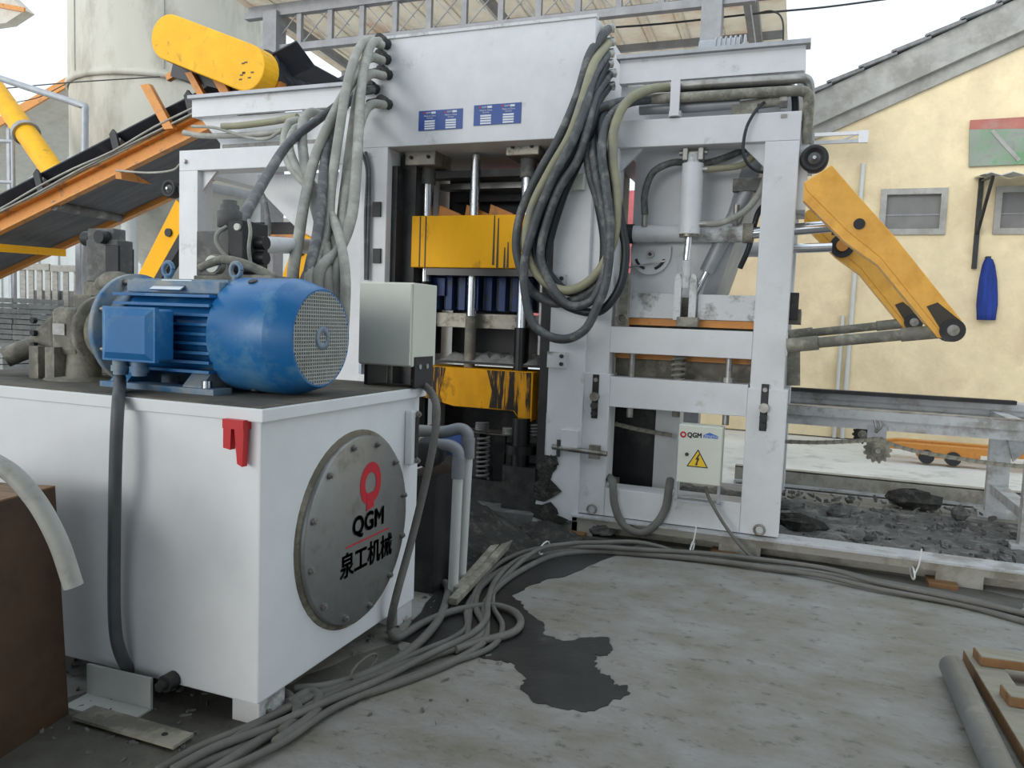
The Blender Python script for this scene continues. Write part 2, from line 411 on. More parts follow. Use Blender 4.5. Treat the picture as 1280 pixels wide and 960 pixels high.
# awning
aw = thing('awning', 'corrugated tin awning on angle iron bracket above the right window', 'awning', at(1215,370,Y=YB))
pa = at(1205,232,Y=YB-.75); pb = at(1240,222,Y=YB)
m = MB(); n = 40; x0 = at(1216,230,Y=YB).x; x1 = x0 + 2.6; zr = at(1216,232,Y=YB).z + .05
vs = []; fs = []
for i in range(n+1):
    x = x0 + (x1-x0)*i/n; wv = .022*math.sin(i*PI/2*1.0)
    vs += [(x, YB-.02, zr+wv+.06), (x, YB-.85, zr-.05+wv), (x, YB-.02, zr+wv+.068), (x, YB-.85, zr-.042+wv)]
for i in range(n):
    a, b = i*4, i*4+4
    fs += [(a, a+1, b+1, b), (a+2, b+2, b+3, a+3), (a+1, a+3, b+3, b+1)]
m.add(vs, fs); m.build('sheet', 'awning', aw)
for xx in (x0+.1, x0+2.3):
    MB().box((xx-.03, YB-.06, zr-1.25), (xx+.03, YB, zr+.05)).build('bracket_post','dark_steel',aw)
    MB().bar((xx, YB-.05, zr-.75), (xx+.0, YB-.8, zr-.07), .04, .04).build('bracket_strut','dark_steel',aw)
    MB().bar((xx, YB-.03, zr+.01), (xx, YB-.8, zr-.08), .03, .03).build('bracket_arm','dark_steel',aw)
# banner
p, q = at(1216,150,Y=YB-.05), at(1216,208,Y=YB-.05)
bn = thing('banner', 'faded red and green printed banner hung high on the yellow wall', 'banner', (p.x, YB-.03, q.z))
m = MB(); xw = p.x + 1.9
m.prism([(p.x,YB-.05,q.z),(xw,YB-.05,q.z+.03),(xw,YB-.05,p.z-.2),(p.x-.03,YB-.05,p.z-.13)], (0,.03,0)); m.build('print','banner_print',bn)
m = MB(); m.prism([(p.x-.03,YB-.052,p.z-.13),(xw,YB-.052,p.z-.2),(xw,YB-.052,p.z+.02),(p.x-.03,YB-.052,p.z)], (0,.03,0)); m.build('header','banner_red',bn)
for k in range(3):
    MB().bar((p.x+.25+.45*k, YB-.056, p.z-.16), (p.x+.62+.45*k, YB-.056, q.z+.06), .01, .05, up=(1,0,0)).build('stripe', 'cement', bn)
# blue cloth
p, q = at(1236,322,Y=YB-.1), at(1232,400,Y=YB-.1)
ct = thing('hanging_cloth', 'folded deep blue cloth hanging on the yellow wall', 'cloth', (q.x, YB-.1, q.z))
m = MB(); n = 14; prof = [(0,.015),(.03,.05),(.12,.075),(.35,.105),(.6,.12),(.75,.125),(.9,.115),(1.0,.11)]
Hh = p.z - q.z; vs = []; fs = []
for j, (t, hw) in enumerate(prof):
    for i in range(n):
        u = 2*PI*i/n; fold = 1 + .22*math.sin(3*u+1)
        vs.append((p.x + (q.x-p.x)*t + hw*math.cos(u)*fold, YB-.08 + .055*math.sin(u)*fold, p.z - Hh*t))
for j in range(len(prof)-1):
    for i in range(n): fs.append((j*n+i, (j+1)*n+i, (j+1)*n+(i+1) % n, j*n+(i+1) % n))
fs.append(list(range((len(prof)-1)*n, len(prof)*n))[::-1]); fs.append(list(range(n)))
m.add(vs, fs, True); m.build('fabric', 'cloth_blue', ct)
MB().box((p.x-.03, YB-.1, p.z-.01), (p.x+.03, YB, p.z+.02)).build('peg', 'dark_steel', ct)
# steel arm bracket on the wall left of the arm
p, q = at(1030,178,Y=YB-.5), at(1085,163,Y=YB-.5)
br = thing('wall_bracket', 'pale steel wall bracket above the conduit', 'bracket', (p.x, YB, p.z))
MB().box((p.x-.5,YB-.5,p.z-.02),(q.x,YB-.45,p.z+.03)).build('lower_rail','galv',br)
MB().box((p.x-.5,YB-.5,q.z-.05),(q.x,YB-.45,q.z)).build('upper_rail','white_paint',br)
MB().box((q.x-.12,YB-.51,p.z-.025),(q.x+.01,YB-.44,q.z+.005)).build('end_plate','white_paint',br)
MB().bar((q.x-.1,YB-.48,q.z-.03),(q.x-.35,YB-.48,p.z+.02),.02,.02).build('diagonal','galv',br)
MB().box((p.x-.5,YB-.5,p.z-.02),(p.x-.45,YB,q.z)).build('wall_stub','galv',br)

# ---- left: far corrugated shed, silo, screw tube, handrail
sh = thing('storage_shed', 'pale corrugated shed with sloping roof beyond the conveyor', 'building', (-17.5,15,0))
YS = 15.0
pl = at(0,195,Y=YS); pr_ = at(80,150,Y=YS)
k = (pr_.z-pl.z)/(pr_.x-pl.x)
x0, x1 = pl.x-4, pr_.x+3.0
zf = lambda x: pl.z + k*(x-pl.x)
ncl = 26
for i in range(ncl):
    a = x0 + (x1-x0)*i/ncl; b = x0 + (x1-x0)*(i+1)/ncl
    MB().prism([(a,YS+.05*(i % 2),0),(b-.01,YS+.05*(i % 2),0),(b-.01,YS+.05*(i % 2),zf(b)-1.0),(a,YS+.05*(i % 2),zf(a)-1.0)], (0,.06,0)).build('wall_panel','pale_wall',sh)
MB().prism([(x0,YS-1.2,zf(x0)-.12),(x1,YS-1.2,zf(x1)-.12),(x1,YS-1.2,zf(x1)),(x0,YS-1.2,zf(x0))],(0,3,0)).build('roof','roof_sheet',sh)
MB().prism([(x0,YS-1.26,zf(x0)-.2),(x1,YS-1.26,zf(x1)-.2),(x1,YS-1.26,zf(x1)+.03),(x0,YS-1.26,zf(x0)+.03)],(0,.06,0)).build('roof_edge','orange_paint',sh)
for i in range(4):
    xx = x0 + (x1-x0)*(i+.5)/4
    MB().box((xx-.05,YS-1.15,0),(xx+.05,YS-1.05,zf(xx)-.12)).build('post','galv',sh)
    MB().bar((xx,YS-1.1,zf(xx)-.16),(xx,YS,zf(xx)-.9),.05,.05).build('strut','galv',sh)
# overhanging roof corner top left
p, q = at(0,24,Y=13), at(31,13,Y=13)
tr = thing('eaves_corner', 'pale roof corner poking in at the top left of the sky', 'roof', (p.x-1.5, 13.2, 0))
MB().prism([(p.x-3,13,p.z+1.6),(p.x-3,13,p.z-.1),(p.x+.2,13,p.z-.1),(q.x,13,q.z),(p.x-.2,13,p.z+.9)],(0,.25,0)).build('roof_panel','roof_sheet',tr)
MB().bar((p.x-.6,12.98,p.z+.45),(q.x+.02,12.98,q.z),.04,.1).build('edge_strip','orange_paint',tr)
MB().box((p.x-2.4,13.3,0),(p.x-2.2,13.5,p.z)).build('post','galv',tr)

# silo
SC = Vector((-11.42, 11.6, 0)); R = 1.72
sz = lambda py: at(200,py,Y=SC.y-1.2).z
si = thing('cement_silo', 'tall weathered cream cement silo with conical bottom behind the conveyor', 'silo', (SC.x, SC.y, 0))
zr, zc, zt_ = sz(97), sz(228), sz(358)
MB().lathe((SC.x,SC.y,0),(0,0,1),[(zr+.02,R),(9.2,R),(9.4,R*.98),(9.4,0)],48).build('upper_shell','silo_paint',si)
MB().lathe((SC.x,SC.y,0),(0,0,1),[(zc,R*.99),(zr,R*.99)],48).build('lower_shell','silo_paint',si)
MB().lathe((SC.x,SC.y,0),(0,0,1),[(zr-.05,R),(zr-.045,R+.04),(zr+.045,R+.04),(zr+.05,R)],48).build('flange_ring','silo_paint',si)
MB().lathe((SC.x,SC.y,0),(0,0,1),[(zc+.05,R+.02),(zc-.1,R+.02),(zc-.1,R*.98)],48).build('bottom_ring','galv',si)
MB().lathe((SC.x,SC.y,0),(0,0,1),[(zt_,.16),(zc-.05,R*.97)],48).build('cone','cone_paint',si)
MB().lathe((SC.x,SC.y,0),(0,0,1),[(zt_-.5,.0),(zt_-.5,.17),(zt_,.17)],20).build('outlet','steel',si)
for a in (20, 110, 200, 290):
    u = math.radians(a); x, y = SC.x+R*.93*math.cos(u), SC.y+R*.93*math.sin(u)
    MB().cyl((x,y,0),(x,y,zc),.13,n=14).build('leg','pale_wall',si)
for a in (95,):
    pass
# seam on the shell and ladder line
for a in (252, 310):
    u = math.radians(a)
    MB().cyl((SC.x+(R+.004)*math.cos(u),SC.y+(R+.004)*math.sin(u),zr+.1),(SC.x+(R+.004)*math.cos(u),SC.y+(R+.004)*math.sin(u),9.2),.012,n=6).build('weld_seam','cement',si)
cage = at(312,20,Y=SC.y-.6)
MB().tube([(SC.x+R+.1,SC.y-.9,9.2),(SC.x+R+.16,SC.y-.8,7.5),(SC.x+R+.02,SC.y-.8,6.9)],.04,sm=6).build('vent_pipe','galv',si)

# screw conveyor tube
p = W((-25,85,9.6),(62,208,9.0))
sct = thing('screw_conveyor', 'yellow screw conveyor tube slanting down beside the silo', 'conveyor', (p[1].x, p[1].y, 0))
dd = (p[1]-p[0]).normalized(); pe = p[1] + dd*1.2
MB().cyl(p[0]-dd*1.5, pe, .17, n=24).build('tube','yellow_guard',sct)
mid = p[0] + (p[1]-p[0])*.68
MB().cyl(mid-dd*.04, mid+dd*.04, .215, n=24).build('flange','steel',sct)
MB().box((pe.x-.05,pe.y-.05,0),(pe.x+.05,pe.y+.05,pe.z-.05)).build('support_leg','galv',sct)
# handrail pipe
p = W((-30,88,8.7),(100,131,8.7),(106,140,8.7),(106,200,8.7))
hr = [p[0], p[0]+(p[1]-p[0])*.5, p[1], p[2], p[3], Vector((p[3].x, p[3].y, 0))]
tag(MB().tube(hr,.05,sm=3).build('bent_pipe','galv'), 'bent grey pipe in front of the silo', 'pipe')
# grey handrail frame far left
p = W((0,175,8.9),(16,178,8.9))
hf = thing('railing', 'thin grey tube railing at the far left beyond the conveyor', 'railing', (p[1].x, 8.9, 0))
for py in (177, 228):
    a, b = at(-60,py-3,Y=8.9), at(16,py,Y=8.9)
    MB().cyl(a, b, .03, n=10).build('rail','galv',hf)
a = at(16,176,Y=8.9); MB().cyl((a.x,8.9,0),a,.03,n=10).build('post','galv',hf)
a = at(-60,176,Y=8.9); MB().cyl((a.x,8.9,0),a,.03,n=10).build('post','galv',hf)

# overhead wires
def wire(pts, label, r=.012):
    tag(MB().tube(pts, r, n=6, sm=6).build('overhead_wire','black_plastic'), label, 'wire', 'overhead wires')
wire(W((640,40,8.9),(800,32,9.2),(945,17,9.6),(1030,9,10),(1115,-2,10.5)), 'black overhead wire sagging to the upper right of the shed roof')
wire(W((945,17,9.6),(965,14,9.6),(978,25,9.6),(979,60,9.6)), 'short wire dropping down behind the right hopper', .01)
wire(W((0,111,9.5),(90,103,9.5),(200,96,9.5)), 'thin wire strung across in front of the silo flange', .01)
wire(W((20,128,10),(50,121,10),(82,105,10)), 'faint wire curving down at the left edge of the silo', .008)

# pink sheet far behind the press
p, q = at(630,242,Y=11.2), at(800,262,Y=11.2)
z0 = at(690,437,Y=11.2).z
pk = thing('pink_tarp', 'pink tarpaulin screen seen through the gaps of the press', 'tarp', ((p.x+q.x)/2, 11.2, 0))
MB().box((p.x-.4,11.2,z0),(q.x+.1,11.23,p.z)).build('sheet','pink_sheet',pk)
for x in (p.x-.4, q.x+.1): MB().box((x-.04,11.2,0),(x+.04,11.28,p.z)).build('post','galv',pk)

# background stack yard on the left: pallets and paver stacks
pal = at(20,395,Y=9.5)
for j, (pxa, pxb, py0, py1) in enumerate([(22,62,330,392),(62,112,332,394)]):
    a, b = at(pxa,py0,Y=9.6), at(pxb,py1,Y=9.6)
    pt = thing('pallet_crate', 'grey wooden pallet crate ' + ('left one, nearer the frame edge' if j == 0 else 'right one, beside the valve tower'), 'crate', (a.x, 9.6, 0), 'pallet crates in the yard')
    for zz in (a.z-.1, b.z): MB().box((a.x+.01,9.6,zz),(b.x-.01,9.63,zz+.11)).build('rail','wood_grey',pt)
    nb_ = 4
    for i in range(nb_):
        x = a.x+.02 + (b.x-a.x-.16)*i/(nb_-1)
        MB().box((x,9.63,b.z-.02),(x+.12,9.65,a.z)).build('slat','wood_grey',pt)
    MB().box((a.x+.03,9.8,b.z),(b.x-.03,10.4,b.z+.4)).build('load','paver',pt)
    for x in (a.x+.05, b.x-.15):
        for y in (9.65, 10.4): MB().box((x,y,0),(x+.1,y+.08,b.z)).build('leg','wood_grey',pt)
def paver_stack(x0, y0, nx, nz, label, zt0=0.0, h=.085, wl=.42):
    t = thing('paver_stack', label, 'pavers', (x0+nx*wl/2, y0+.3, 0), 'stacked grey pavers in the yard')
    for k_ in range(nz):
        for i in range(nx):
            ox = random.uniform(-.015,.015)
            MB().box((x0+i*wl+ox,y0+random.uniform(0,.02),zt0+k_*h),(x0+(i+1)*wl-.012+ox,y0+.6,zt0+(k_+1)*h-.012)).build('paver','paver',t)
a = at(38,372,Y=8.8)
paver_stack(a.x-2.1, 8.8, 5, 20, 'tall stack of grey pavers at the far left behind the pump')
a = at(20,440,Y=7.6)
paver_stack(a.x-1.68, 7.4, 4, 12, 'lower stack of dark grey pavers in front of the tall one')
for j, py in enumerate((405,)):
    pass
# white low building glimpsed through the left frame
bw = thing('site_office', 'white site building with barred windows seen through the left frame', 'building', (-7.5, 17, 0))
MB().box((-13.2,17,0),(-6.2,17.2,3.9)).build('wall','pale_wall',bw)
MB().box((-13.4,16.6,3.9),(-6.0,17.4,4.05)).build('roof','cement',bw)
for x in (-11.8,-10.2,-8.6):
    wn_ = MB().box((x,16.96,1.0),(x+.9,17.0,2.6)).build('window','glass_grey',bw)
    for i in range(4): MB().box((x+.1+.2*i,16.93,1.0),(x+.13+.2*i,16.96,2.6)).build('bar','pale_wall',wn_)

# ================================================================== BLOCK PRESS
def bolt_mesh(r=.012, h=.012, mat_='dark_steel', ax='y'):
    m = MB(); e = {'y': (0,-h,0), 'x': (h,0,0), 'z': (0,0,h)}[ax]
    m.cyl((0,0,0), e, r, n=6); m.cyl(Vector(e), Vector(e)*1.5, r*.5, n=8)
    return mesh_only(m, 'bolt', mat_)
bolt_y = bolt_mesh(.016,.014); bolt_x = bolt_mesh(.016,.016,'steel','x'); bolt_z = bolt_mesh(.014,.014,'steel','z')
YP = 5.6
hl, hr_ = at(455,150,Y=YP).x, at(742,100,Y=YP).x
hb = 2.985; ht = at(740,20,Y=YP).z
PR = thing('block_press', 'tall white concrete block press with yellow crossbeams in the middle', 'machine', ((hl+hr_)/2, 6.2, 0))
HD = 1.25
# head: front plate, side plates, underside ribs, top
head = MB().box((hl, YP, hb), (hr_, YP+HD, ht)).build('head_box', 'white_paint', PR, bevel=.006)
MB().box((hl+.02, YP-.012, ht-.012), (hr_+.005, YP+.05, ht+.01)).build('head_top_edge', 'white_dirty', PR)
cl0, cl1 = at(450,300,Y=YP).x, at(482,300,Y=YP).x
c0, c1 = at(688,400,Y=YP).x, at(733,400,Y=YP).x
for (x0, x1) in ((cl0, cl1), (c0, c1)):
    MB().box((x0, YP, .1), (x1, YP+.3, hb)).build('column', 'white_paint', PR, bevel=.005)
    MB().box((x0, YP+HD-.3, .1), (x1, YP+HD, hb)).build('column', 'white_paint', PR, bevel=.005)
# widened foot of the right column, splashed
p = at(672,560,Y=YP); q = at(690,655,Y=YP)
MB().prism([(c0,YP-.004,p.z+.28),(c0+.02,YP-.004,.06),(p.x-.02,YP-.004,.06),(p.x+.06,YP-.004,p.z-.05)],(0,.25,0)).build('column_foot','white_dirty',PR)
# mud splashes on the foot of the right column
rs_ = random.Random(11)
for ksp, (px, py, sx_, sz_) in enumerate(((682,585,.10,.12),(684,612,.13,.10),(679,640,.12,.09),(697,650,.10,.04),(692,575,.05,.06),(680,602,.05,.11))):
    c_ = at(px,py,Y=YP-.006)
    MB().prism([(c_.x+sx_*(.6+.6*rs_.random())*math.cos(2*PI*i/11), YP-.0065-.0022*ksp, c_.z+sz_*(.5+.7*rs_.random())*math.sin(2*PI*i/11)) for i in range(11)],(0,.0015,0)).build('mud_splash','mud',PR)
# dark inner guides on the columns
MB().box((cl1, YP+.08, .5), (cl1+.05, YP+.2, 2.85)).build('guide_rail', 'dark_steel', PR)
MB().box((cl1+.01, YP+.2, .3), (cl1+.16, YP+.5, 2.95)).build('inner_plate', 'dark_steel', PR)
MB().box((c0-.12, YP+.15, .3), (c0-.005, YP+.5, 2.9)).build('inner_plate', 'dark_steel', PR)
# hinge clamps on column edges
for (px, py) in ((700,353),(700,450)):
    p = at(px,py,Y=YP-.02)
    cp = MB().box((p.x-.10, YP-.03, p.z-.06), (p.x+.045, YP+.0, p.z+.06)).build('hinge_plate','white_dirty',PR)
    for dz in (-.03,.03): inst(bolt_y,'bolt',cp,(p.x+.015, YP-.03, p.z+dz))
p = at(721,228,Y=YP-.02); MB().box((p.x-.06,YP-.06,p.z-.06),(p.x+.06,YP,p.z+.06)).build('junction_block','cream_box',PR,bevel=.006)
for (px, py) in ((470,262),(470,320)):
    p = at(px,py,Y=YP); MB().box((p.x-.02,YP-.02,p.z-.06),(p.x+.05,YP,p.z+.06)).build('rusty_lug','dark_steel',PR)
# back plate, inner cross beams
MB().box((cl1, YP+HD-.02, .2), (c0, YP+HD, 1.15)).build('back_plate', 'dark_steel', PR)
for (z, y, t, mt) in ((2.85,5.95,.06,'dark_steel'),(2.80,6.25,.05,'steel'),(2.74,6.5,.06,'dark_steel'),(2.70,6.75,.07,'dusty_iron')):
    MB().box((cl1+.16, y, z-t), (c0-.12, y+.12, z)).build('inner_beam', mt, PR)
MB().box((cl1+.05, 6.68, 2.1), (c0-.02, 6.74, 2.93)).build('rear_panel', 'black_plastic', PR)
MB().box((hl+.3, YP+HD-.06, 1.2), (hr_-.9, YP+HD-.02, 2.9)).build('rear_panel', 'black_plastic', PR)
# guide rods with clamp heads
RODY = 5.95
for i, (px, r, ptop, pch0, pch1, pdk) in enumerate(((533,.05,196,250,352,352),(592,.042,190,190,395,450),(657,.05,183,225,410,457))):
    X = at(px,300,Y=RODY).x
    if i != 1:
        z = at(px, ptop, Y=RODY-.1).z - .05
        cpz = MB().box((X-.14, RODY-.16, z-.03), (X+.14, RODY+.16, z+.1)).build('rod_clamp','steel_plate',PR,bevel=.008)
        for dx in (-.08,.08): inst(bolt_y,'bolt',cpz,(X+dx, RODY-.16, z+.035))
        zz = at(px, 231 if i == 0 else 223, Y=RODY).z
        MB().cyl((X,RODY,z-.02),(X,RODY,zz),.065,n=18).build('rod_sleeve','dusty_dark',PR)
    zc_ = at(px, pch1, Y=RODY).z
    rod = MB().cyl((X,RODY,zc_),(X,RODY,2.97),r,n=18).build('guide_rod','chrome',PR)
    zd = at(px, pdk, Y=RODY).z if i != 0 else .9
    MB().cyl((X,RODY,min(zd, zc_-.01)-.1 if i else .6),(X,RODY,zc_),r*1.12 if i < 2 else r*1.25,n=18).build('rod_boot','dusty_iron' if i == 1 else 'black_grease',PR)
# thin rod on the right
X = at(681,400,Y=RODY).x
MB().cyl((X,RODY-.1,1.35),(X,RODY-.1,2.4),.02,n=12).build('spindle','steel',PR)
# yellow upper beam
p, q = at(515,270,Y=5.78), at(697,336,Y=5.78)
ub = MB().box((p.x,5.78,q.z),(q.x,6.15,p.z)).build('upper_beam','yellow_paint',PR,bevel=.006)
for px, wd in ((524,.018),(531,.05)):
    x = at(px,300,Y=5.776).x; MB().box((x,5.776,q.z+.004),(x+.010,5.781,p.z-.004)).build('grime_streak','arm_grease',ub)
for px, z0, z1 in ((616,.05,1),(621,0,.95),(630,.0,.4),(634,.0,.5),(650,.3,.98)):
    x = at(px,300,Y=5.776).x; hh = p.z-q.z
    MB().prism([(x,5.776,q.z+hh*z0+.003),(x+.018,5.776,q.z+hh*z0+.003),(x+.012,5.776,q.z+hh*z1-.005),(x+.004,5.776,q.z+hh*z1-.005)],(0,.005,0)).build('grime_streak','arm_grease',ub)
# wooden wedges on top
for px in (566,600,630):
    a = at(px,262,Y=6.05)
    MB().prism([(a.x-.12,6.0,p.z),(a.x+.1,6.0,p.z),(a.x+.1,6.0,p.z+.04),(a.x-.1,6.0,p.z+.12)],(0,.1,0)).build('lug','orange_paint',ub)
# tamper head: plate, blue fins, shoes plate
zp = q.z
MB().box((p.x+.12,5.82,zp-.06),(q.x-.02,6.5,zp)).build('tamper_plate','black_grease',PR)
a, b = at(540,342,Y=6.06), at(690,390,Y=6.06)
nf = 9; pitch = (b.x-a.x)/nf
for i in range(nf):
    x = a.x + pitch*(i+.1)
    fn = MB().box((x,6.06,b.z-.01),(x+pitch*.52,6.45,zp-.06)).build('tamper_fin','blue_tamper',PR,bevel=.004)
    MB().box((x+pitch*.6,6.14,b.z),(x+pitch*.9,6.3,zp-.06)).build('tamper_stem','dusty_iron',PR)
x = a.x+.02; MB().box((x,6.03,b.z+.11),(x+.12,6.06,zp-.07)).build('tamper_stop','blue_tamper',PR)
MB().box((a.x-.06,6.06,b.z-.40),(a.x-.01,6.3,zp-.05)).build('tamper_side','black_plastic',PR)
a2, b2 = at(541,390,Y=6.03), at(662,413,Y=6.03)
MB().box((a2.x,6.03,b2.z),(b2.x+.12,6.5,a2.z)).build('pressure_plate','steel_plate',PR,bevel=.004)
# mould box and table
a, b = at(543,440,Y=5.86), at(668,457,Y=5.86)
MB().box((a.x,5.9,b.z-.02),(b.x+.05,6.7,b.z+.0)).build('mould_table','dark_steel',PR)
m = MB(); n1, n2 = 22, 12; vs = []; fs = []
for j in range(n2+1):
    for i in range(n1+1):
        h = .0 if i in (0,n1) or j in (0,n2) else .02+random.uniform(0,.05)
        vs.append((a.x+.02+(b.x-a.x)*i/n1, 5.9+.75*j/n2, b.z+h))
for j in range(n2):
    for i in range(n1): fs.append((j*(n1+1)+i, j*(n1+1)+i+1, (j+1)*(n1+1)+i+1, (j+1)*(n1+1)+i))
m.add(vs, fs, True); m.build('spilled_mortar','dust',PR)
MB().box((a.x,6.72,b.z),(b.x+.2,6.78,b.z+.3)).build('mould_back','black_plastic',PR)
# greasy yellow lower beam
p, q = at(528,457,Y=5.8), at(664,531,Y=5.8)
lb = MB().prism([(p.x,5.8,p.z),(q.x,5.8,p.z),(q.x,5.8,q.z+.03),(q.x-.06,5.8,q.z-.02),(q.x-.16,5.8,q.z+.1),(p.x+.3,5.8,q.z+.1),(p.x,5.8,q.z+.16)],(0,.42,0)).build('lower_beam','yellow_soiled',PR,bevel=.005)
for (pa_, pb2, zl_, zh_) in ((528,556,.17,.0),(608,664,.0,.0)):
    xa_, xb_ = at(pa_,490,Y=5.8).x, at(pb2,490,Y=5.8).x
    if pa_ < 600: poly_ = [(xa_,5.8,p.z-.004),(xb_,5.8,p.z-.004),(xb_-.05,5.8,q.z+.2),(xb_-.02,5.8,q.z+.12),(xa_,5.8,q.z+.165)]
    else: poly_ = [(xa_,5.8,p.z-.004),(xb_-.006,5.8,p.z-.004),(xb_-.006,5.8,q.z+.032),(xb_-.06,5.8,q.z-.01),(q.x-.15,5.8,q.z+.105),(xa_+.03,5.8,q.z+.11),(xa_+.05,5.8,q.z+.25)]
    MB().prism(poly_,(0,-.006,0)).build('grease_run','yellow_greasy',lb)
# base under the table: channel, posts, springs, shaft
a, b = at(545,536,Y=5.85), at(646,546,Y=5.85)
MB().box((a.x-.15,5.85,b.z),(b.x,6.1,a.z)).build('base_channel','dusty_dark',PR)
for px in (560,592,624,640):
    x = at(px,560,Y=5.95).x; MB().box((x-.05,5.95,.12),(x+.05,6.1,b.z)).build('base_post','dark_steel',PR)
zb0 = at(600,598,Y=5.9).z
MB().box((a.x-.1,5.86,.1),(b.x+.05,6.5,zb0)).build('base_plinth','dark_steel',PR)
def spring(parent, x, y, z0, z1, r, coils, mt='steel', wr=.008, name='spring'):
    pts = []; n = coils*12
    for i in range(n+1):
        u = 2*PI*i/12; pts.append(Vector((x+r*math.cos(u), y+r*math.sin(u), z0+(z1-z0)*i/n)))
    return MB().tube(pts, wr, n=6, sm=0).build(name, mt, parent)
for px, py0, py1 in ((605,546,598),(603,528,538),(637,535,543),(671,530,546)):
    t, bt = at(px,py0,Y=5.84), at(px,py1,Y=5.84)
    spring(PR, t.x, 5.84, bt.z, t.z, .05, max(4, int((t.z-bt.z)/.035)), 'dusty_dark', .011)
t = at(652,530,Y=5.8)
MB().cyl((t.x,5.8,.06),(t.x,5.8,t.z+.05),.075,n=20).build('drive_shaft','black_grease',PR)
MB().cyl((t.x,5.8,.55),(t.x,5.8,.62),.13,n=20).build('shaft_collar','black_grease',PR)
MB().box((t.x-.12,5.72,.05),(t.x+.16,5.95,.45)).build('shaft_housing','dark_steel',PR)
a, b = at(664,470,Y=5.95), at(690,600,Y=5.95)
MB().box((a.x,5.95,b.z),(b.x+.02,6.2,a.z-.05)).build('side_bracket','dusty_dark',PR)
p = at(672,500,Y=5.9); MB().prism([(p.x,5.9,p.z),(p.x+.14,5.9,p.z+.02),(p.x+.14,5.9,p.z-.25),(p.x+.02,5.9,p.z-.25)],(0,.04,0)).build('orange_tab','orange_paint',PR)
# blue name plates on the head
for (a, b) in (((524,139),(578,161)),((593,131),(651,155))):
    p, q = at(*a,Y=YP), at(*b,Y=YP)
    zc_ = (p.z+q.z)/2; hh = .077
    npl = MB().box((p.x,YP-.006,zc_-hh),(q.x,YP,zc_+hh)).build('name_plate','blue_plate',PR)
    wx = q.x-p.x
    for k in range(2):
        cx_ = p.x + wx*(.26+.48*k)
        for j in range(4):
            MB().box((cx_-.045,YP-.008,zc_-.07+.019*j),(cx_+.045,YP-.006,zc_-.057+.019*j)).build('field','white_ink',npl)
        MB().cyl((cx_-.05,YP-.006,zc_+.058),(cx_-.05,YP-.008,zc_+.058),.008,n=10).build('mark','red_logo',npl)
        text_mesh('QGM', .018, 'white_ink', npl, (cx_-.015,YP-.0075,zc_+.058), (PI/2,0,0), depth=.0005)
        MB().box((cx_+.012,YP-.008,zc_+.05),(cx_+.05,YP-.006,zc_+.066)).build('mark','white_ink',npl)
        text_mesh('Made in China', .018, 'white_ink', npl, (cx_,YP-.0075,zc_+.034), (PI/2,0,0), depth=.0005)
        text_mesh('Germany', .015, 'white_ink', npl, (cx_,YP-.0075,zc_+.018), (PI/2,0,0), depth=.0005)
# hose ports on the head: left front row and right side row
def elbow(parent, pt, dirn):
    pt = Vector(pt)
    m = MB(); m.cyl(pt, pt+Vector((0,-.09,0)), .042, n=8); m.cyl(pt+Vector((0,-.07,0)), pt+Vector((0,-.13,0)), .048, n=12)
    m.cyl(pt+Vector((0,-.10,0)), pt+Vector((0,-.10,0))+Vector(dirn)*.13, .036, n=12)
    return m.build('hose_fitting','dark_steel',parent)
LP = []
for (px, py) in ((484,56),(484,75),(486,94),(470,112),(486,131)):
    p = at(px,py,Y=YP); elbow(PR, p, (-1,0,-.1)); LP.append(p + Vector((-.13,-.10,0)))
RP = []
for k, (px, py) in enumerate(((757,36),(757,53),(756,67),(755,80),(759,92),(757,108))):
    p = at(px,py,X=hr_)
    MB().cyl(p, p+Vector((.07,0,0)), .035, n=8).cyl(p+Vector((.05,0,0)), p+Vector((.05,0,0))+Vector((0,-.12,-.05)), .03, n=12).build('hose_fitting','steel',PR)
    RP.append(p + Vector((.05,-.12,-.05)))
MB().cyl((hl+.9,YP+.4,ht),(hl+.9,YP+.4,ht+.03),.04,n=12).build('lifting_plug','steel',PR)

# ================================================================== HYDRAULIC POWER UNIT (tank)
TX1, TY0, TY1, TX0 = -1.86, 2.325, 3.62, -3.95
TK = thing('hydraulic_tank', 'white steel hydraulic oil tank with round bolted cover in the foreground', 'tank', ((TX0+TX1)/2,(TY0+TY1)/2,0))
zl = 1.245
MB().box((TX0,TY0+.012,.095),(TX1-.012,TY1-.012,1.2)).build('body','white_tank',TK,bevel=.008)
MB().box((TX0,TY0-.01,1.195),(TX1+.012,TY1+.015,zl)).build('lid','white_tank',TK,bevel=.004)
MB().box((TX0,TY0+.004,zl),(TX1-.005,TY1+.0,zl+.006)).build('lid_top','tank_top',TK)
for (x, y) in ((TX1-.15,TY0+.03),(TX1-.15,TY1-.18),(TX0+.2,TY0+.03),(TX0+.2,TY1-.18)):
    MB().box((x,y,0),(x+.13,y+.16,.1)).build('foot','white_dirty',TK,bevel=.004)
# round cover on the right face
cc = Vector((TX1-.012, 3.0, .632)); rc = .435
MB().lathe(cc,(1,0,0),[(0,rc+.02),(.012,rc+.012),(.012,0)],56).build('cover_gasket','grime_ring',TK)
cv = MB().lathe(cc,(1,0,0),[(.008,rc-.005),(.03,rc-.005),(.034,rc-.012),(.034,rc-.075),(.036,rc-.08),(.036,0)],56).build('round_cover','cover_steel',TK)
for k in range(12):
    u = 2*PI*(k+.4)/12
    inst(bolt_x,'bolt',cv,(cc.x+.033, cc.y+(rc-.04)*math.cos(u), cc.z+(rc-.04)*math.sin(u)))
RX = (PI/2,0,PI/2)
fx = cc.x+.0375
